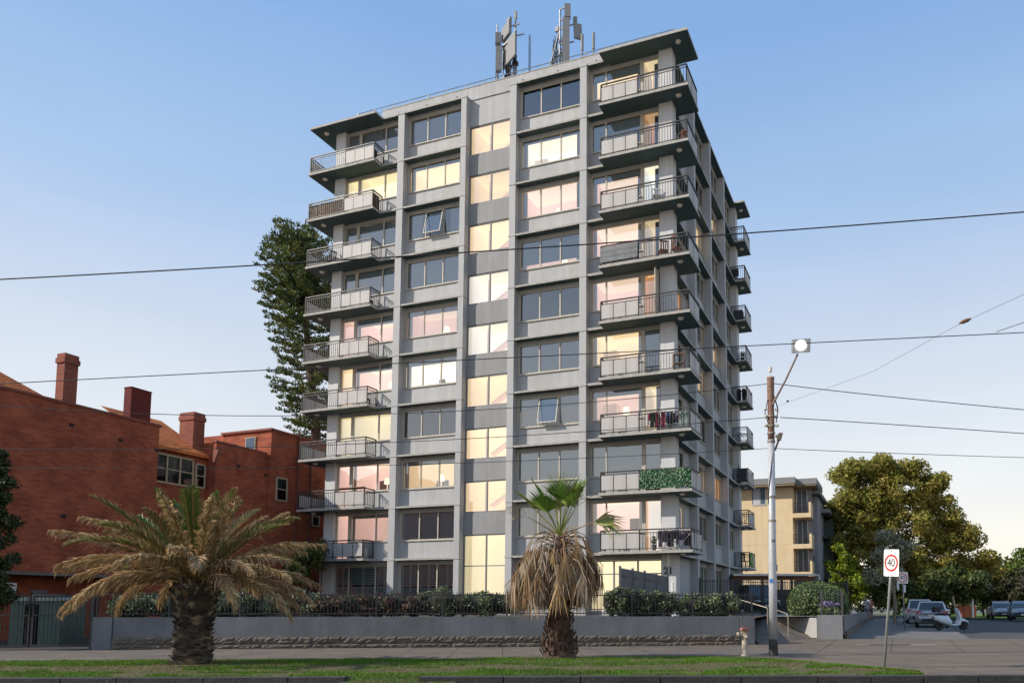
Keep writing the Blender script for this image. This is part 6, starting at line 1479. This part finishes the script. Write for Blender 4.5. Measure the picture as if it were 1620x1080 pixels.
# left balconies
t = onb('barbecue', 'small dark barbecue on the top left balcony', 'barbecue', -18.9, .6, 10); MB().lathe([(.05, .5), (.2, .55), (.26, .7), (.24, .85), (.1, .93)], n=14).build('bowl', [dkpl], t, True)
for a in (0, 2.1, 4.2): MB().bar((.15*math.cos(a), .15*math.sin(a), .55), (.24*math.cos(a), .24*math.sin(a), 0), .025).build('leg', [dkpl], t)
def bamboo(label, x0, y0, x1, y1, k):
    t = onb('bamboo_screen', label, 'screen', 0, 0, k); t.location = tw(0, 0, Z(k)); a, b = Vector((x0, y0, 0)), Vector((x1, y1, 0)); L = (b - a).length; n = int(L/.055); g = random.Random(9); m = MB()
    for i in range(n): p = a.lerp(b, (i + .5)/n); m.bar(p + Vector((0, 0, .06)), p + Vector((0, 0, g.uniform(.82, .9))), .042, mi=g.randrange(3))
    m.build('slats', [mat('bamboo_dark', (.12, .065, .035), .8, .3, 5), mat('bamboo_mid', (.22, .13, .07), .8, .3, 5), mat('bamboo_grey', (.20, .17, .15), .8, .3, 5)], t)
bamboo('brown slat screen on the front rail of the ninth left balcony', -22.85, .14, -20.45, .14, 9); bamboo('brown slat screen on the side rail of the ninth left balcony', -18.48, .12, -18.48, .74, 9)
for k, lb in ((8, 'dark cushioned chair on the eighth left balcony'), (5, 'dark chair near the side rail of the fifth left balcony'), (7, 'dark chair on the seventh left balcony')): chair(lb, -21.3 if k == 8 else -18.95, .55, k, 1.2, dkpl)
t = onb('air_conditioner', 'pale air conditioner unit behind the rail of the lowest left balcony', 'air conditioner', -18.95, .6, 2); MB().box(-.35, .35, -.14, .14, .05, .6).build('case', [wplas], t); m = MB(); m.T = lambda p: (p[0] - .08, -.145 - p[2], p[1] + .33); m.lathe([(.02, 0), (.2, 0), (.21, .01)], n=18); m.build('fan_grille', [dkpl], t)
t = onb('timber_bench', 'long brown timber top on the rail of the third left balcony', 'shelf', -19.4, .1, 3); MB().box(-.75, .95, -.12, .14, 1.035, 1.075).build('board', [wood], t)
# far corner balconies on the side of the tower
t = onb('planter_box', 'dark planter box hung inside the ninth far corner balcony', 'planter', -1.15, 17.5, 9); MB().box(-.25, .25, -.1, .14, .45, .8).build('box', [dkpl], t); MB().box(-.22, .22, -.08, .1, .801, .95).build('soil', [wick], t)
t = onb('air_conditioner', 'dark air conditioner on the eighth far corner balcony', 'air conditioner', -1.0, 17.9, 8); MB().box(-.3, .3, -.3, .3, .05, .85).build('case', [dkpl], t); m = MB(); [m.box(-.28, .28, -.31, -.301, .1 + .08*i, .14 + .08*i) for i in range(9)]; m.build('louvre', [mat('mid_plastic', (.10, .11, .12), .6)], t)
pot_plant('leafy pot plant on the seventh far corner balcony', -.75, 17.7, 7, .5, [leafmat('deep_leaf', (.03, .06, .03), .35), west[2]], 150, (.03, .03, .03), 11, .15, .25)
for u, lb in ((-1.0, 'left dark storage bin on the sixth far corner balcony'), (-.68, 'right dark storage bin on the sixth far corner balcony')):
    t = onb('storage_bin', lb, 'bin', u, 17.6, 6); MB().lathe([(.13, 0), (.15, .75), (.16, .76), (.16, .82), (.08, .9)], n=14).build('bin', [mat('navy_plastic', (.015, .022, .035), .5)], t, True)
t = onb('bicycle', 'folded bicycle frame leaning on the fifth far corner balcony rail', 'bicycle', -.95, 17.5, 5)
m = MB(); [m.tube([(x + .26*math.cos(a), 0, .3 + .26*math.sin(a)) for a in [2*math.pi*i/18 for i in range(19)]], .016, 5) for x in (-.25, .25)]; m.build('wheel', [tyre], t); m = MB(); [m.tube(p, .016, 5) for p in ([(-.25, 0, .3), (.1, 0, .75)], [(.25, 0, .3), (-.05, 0, .7)], [(-.3, 0, .7), (.3, 0, .6)])]; m.build('frame', [dkpl], t)
t = onb('balcony_screen', 'solid black screen across the fourth far corner balcony', 'screen', -1.0, 17.24, 4); MB().box(-.1, .52, -.012, .0, .05, .98).build('sheet', [dkpl], t)
pot_plant('tall pot plant rising above the black balcony screen', -1.1, 17.6, 4, 1.05, [leafmat('deep_leaf', (.03, .06, .03)), west[1]], 180, (.03, .03, .03), 12, .14, .2)
t = onb('lattice_screen', 'dark leafy lattice on the third far corner balcony', 'screen', -1.0, 17.33, 3); g = random.Random(3); m = MB()
for i in range(60):
    x, z = g.uniform(-.35, .5), g.uniform(.1, .75); m.bar((x, 0, z), (x + g.uniform(-.12, .12), 0, z + g.uniform(-.12, .12)), .035, .02)
m.build('lattice', [wick], t)
chair('small dark chair on the lowest far corner balcony', -.8, 17.8, 2, 1.0, dkpl)
t = onb('hanging_flag', 'green flag with yellow rhombus and blue disc hung on the lowest far corner balcony', 'flag', -.42, 17.26, 2)
fl = MB(); a = []
for i in range(9): a.append([fl.vert((.03 + .012*math.sin(i*1.3), .05 + .17*i, .15 + .82*j)) for j in range(2)])
for A, B in zip(a, a[1:]): fl.idx((A[0], B[0], B[1], A[1]))
fl.build('cloth', [mat('flag_green', (.02, .22, .06), .8)], t, True)
MB().face([(.048, .12, .56), (.048, .73, .2), (.048, 1.34, .56), (.048, .73, .92)]).build('rhombus', [mat('flag_yellow', (.6, .5, .04), .8)], t)
m = MB(); m.face([(.052, .73 + .22*math.cos(2*math.pi*i/20), .56 + .17*math.sin(2*math.pi*i/20)) for i in range(20)]); m.build('disc', [mat('flag_blue', (.02, .04, .22), .8)], t)
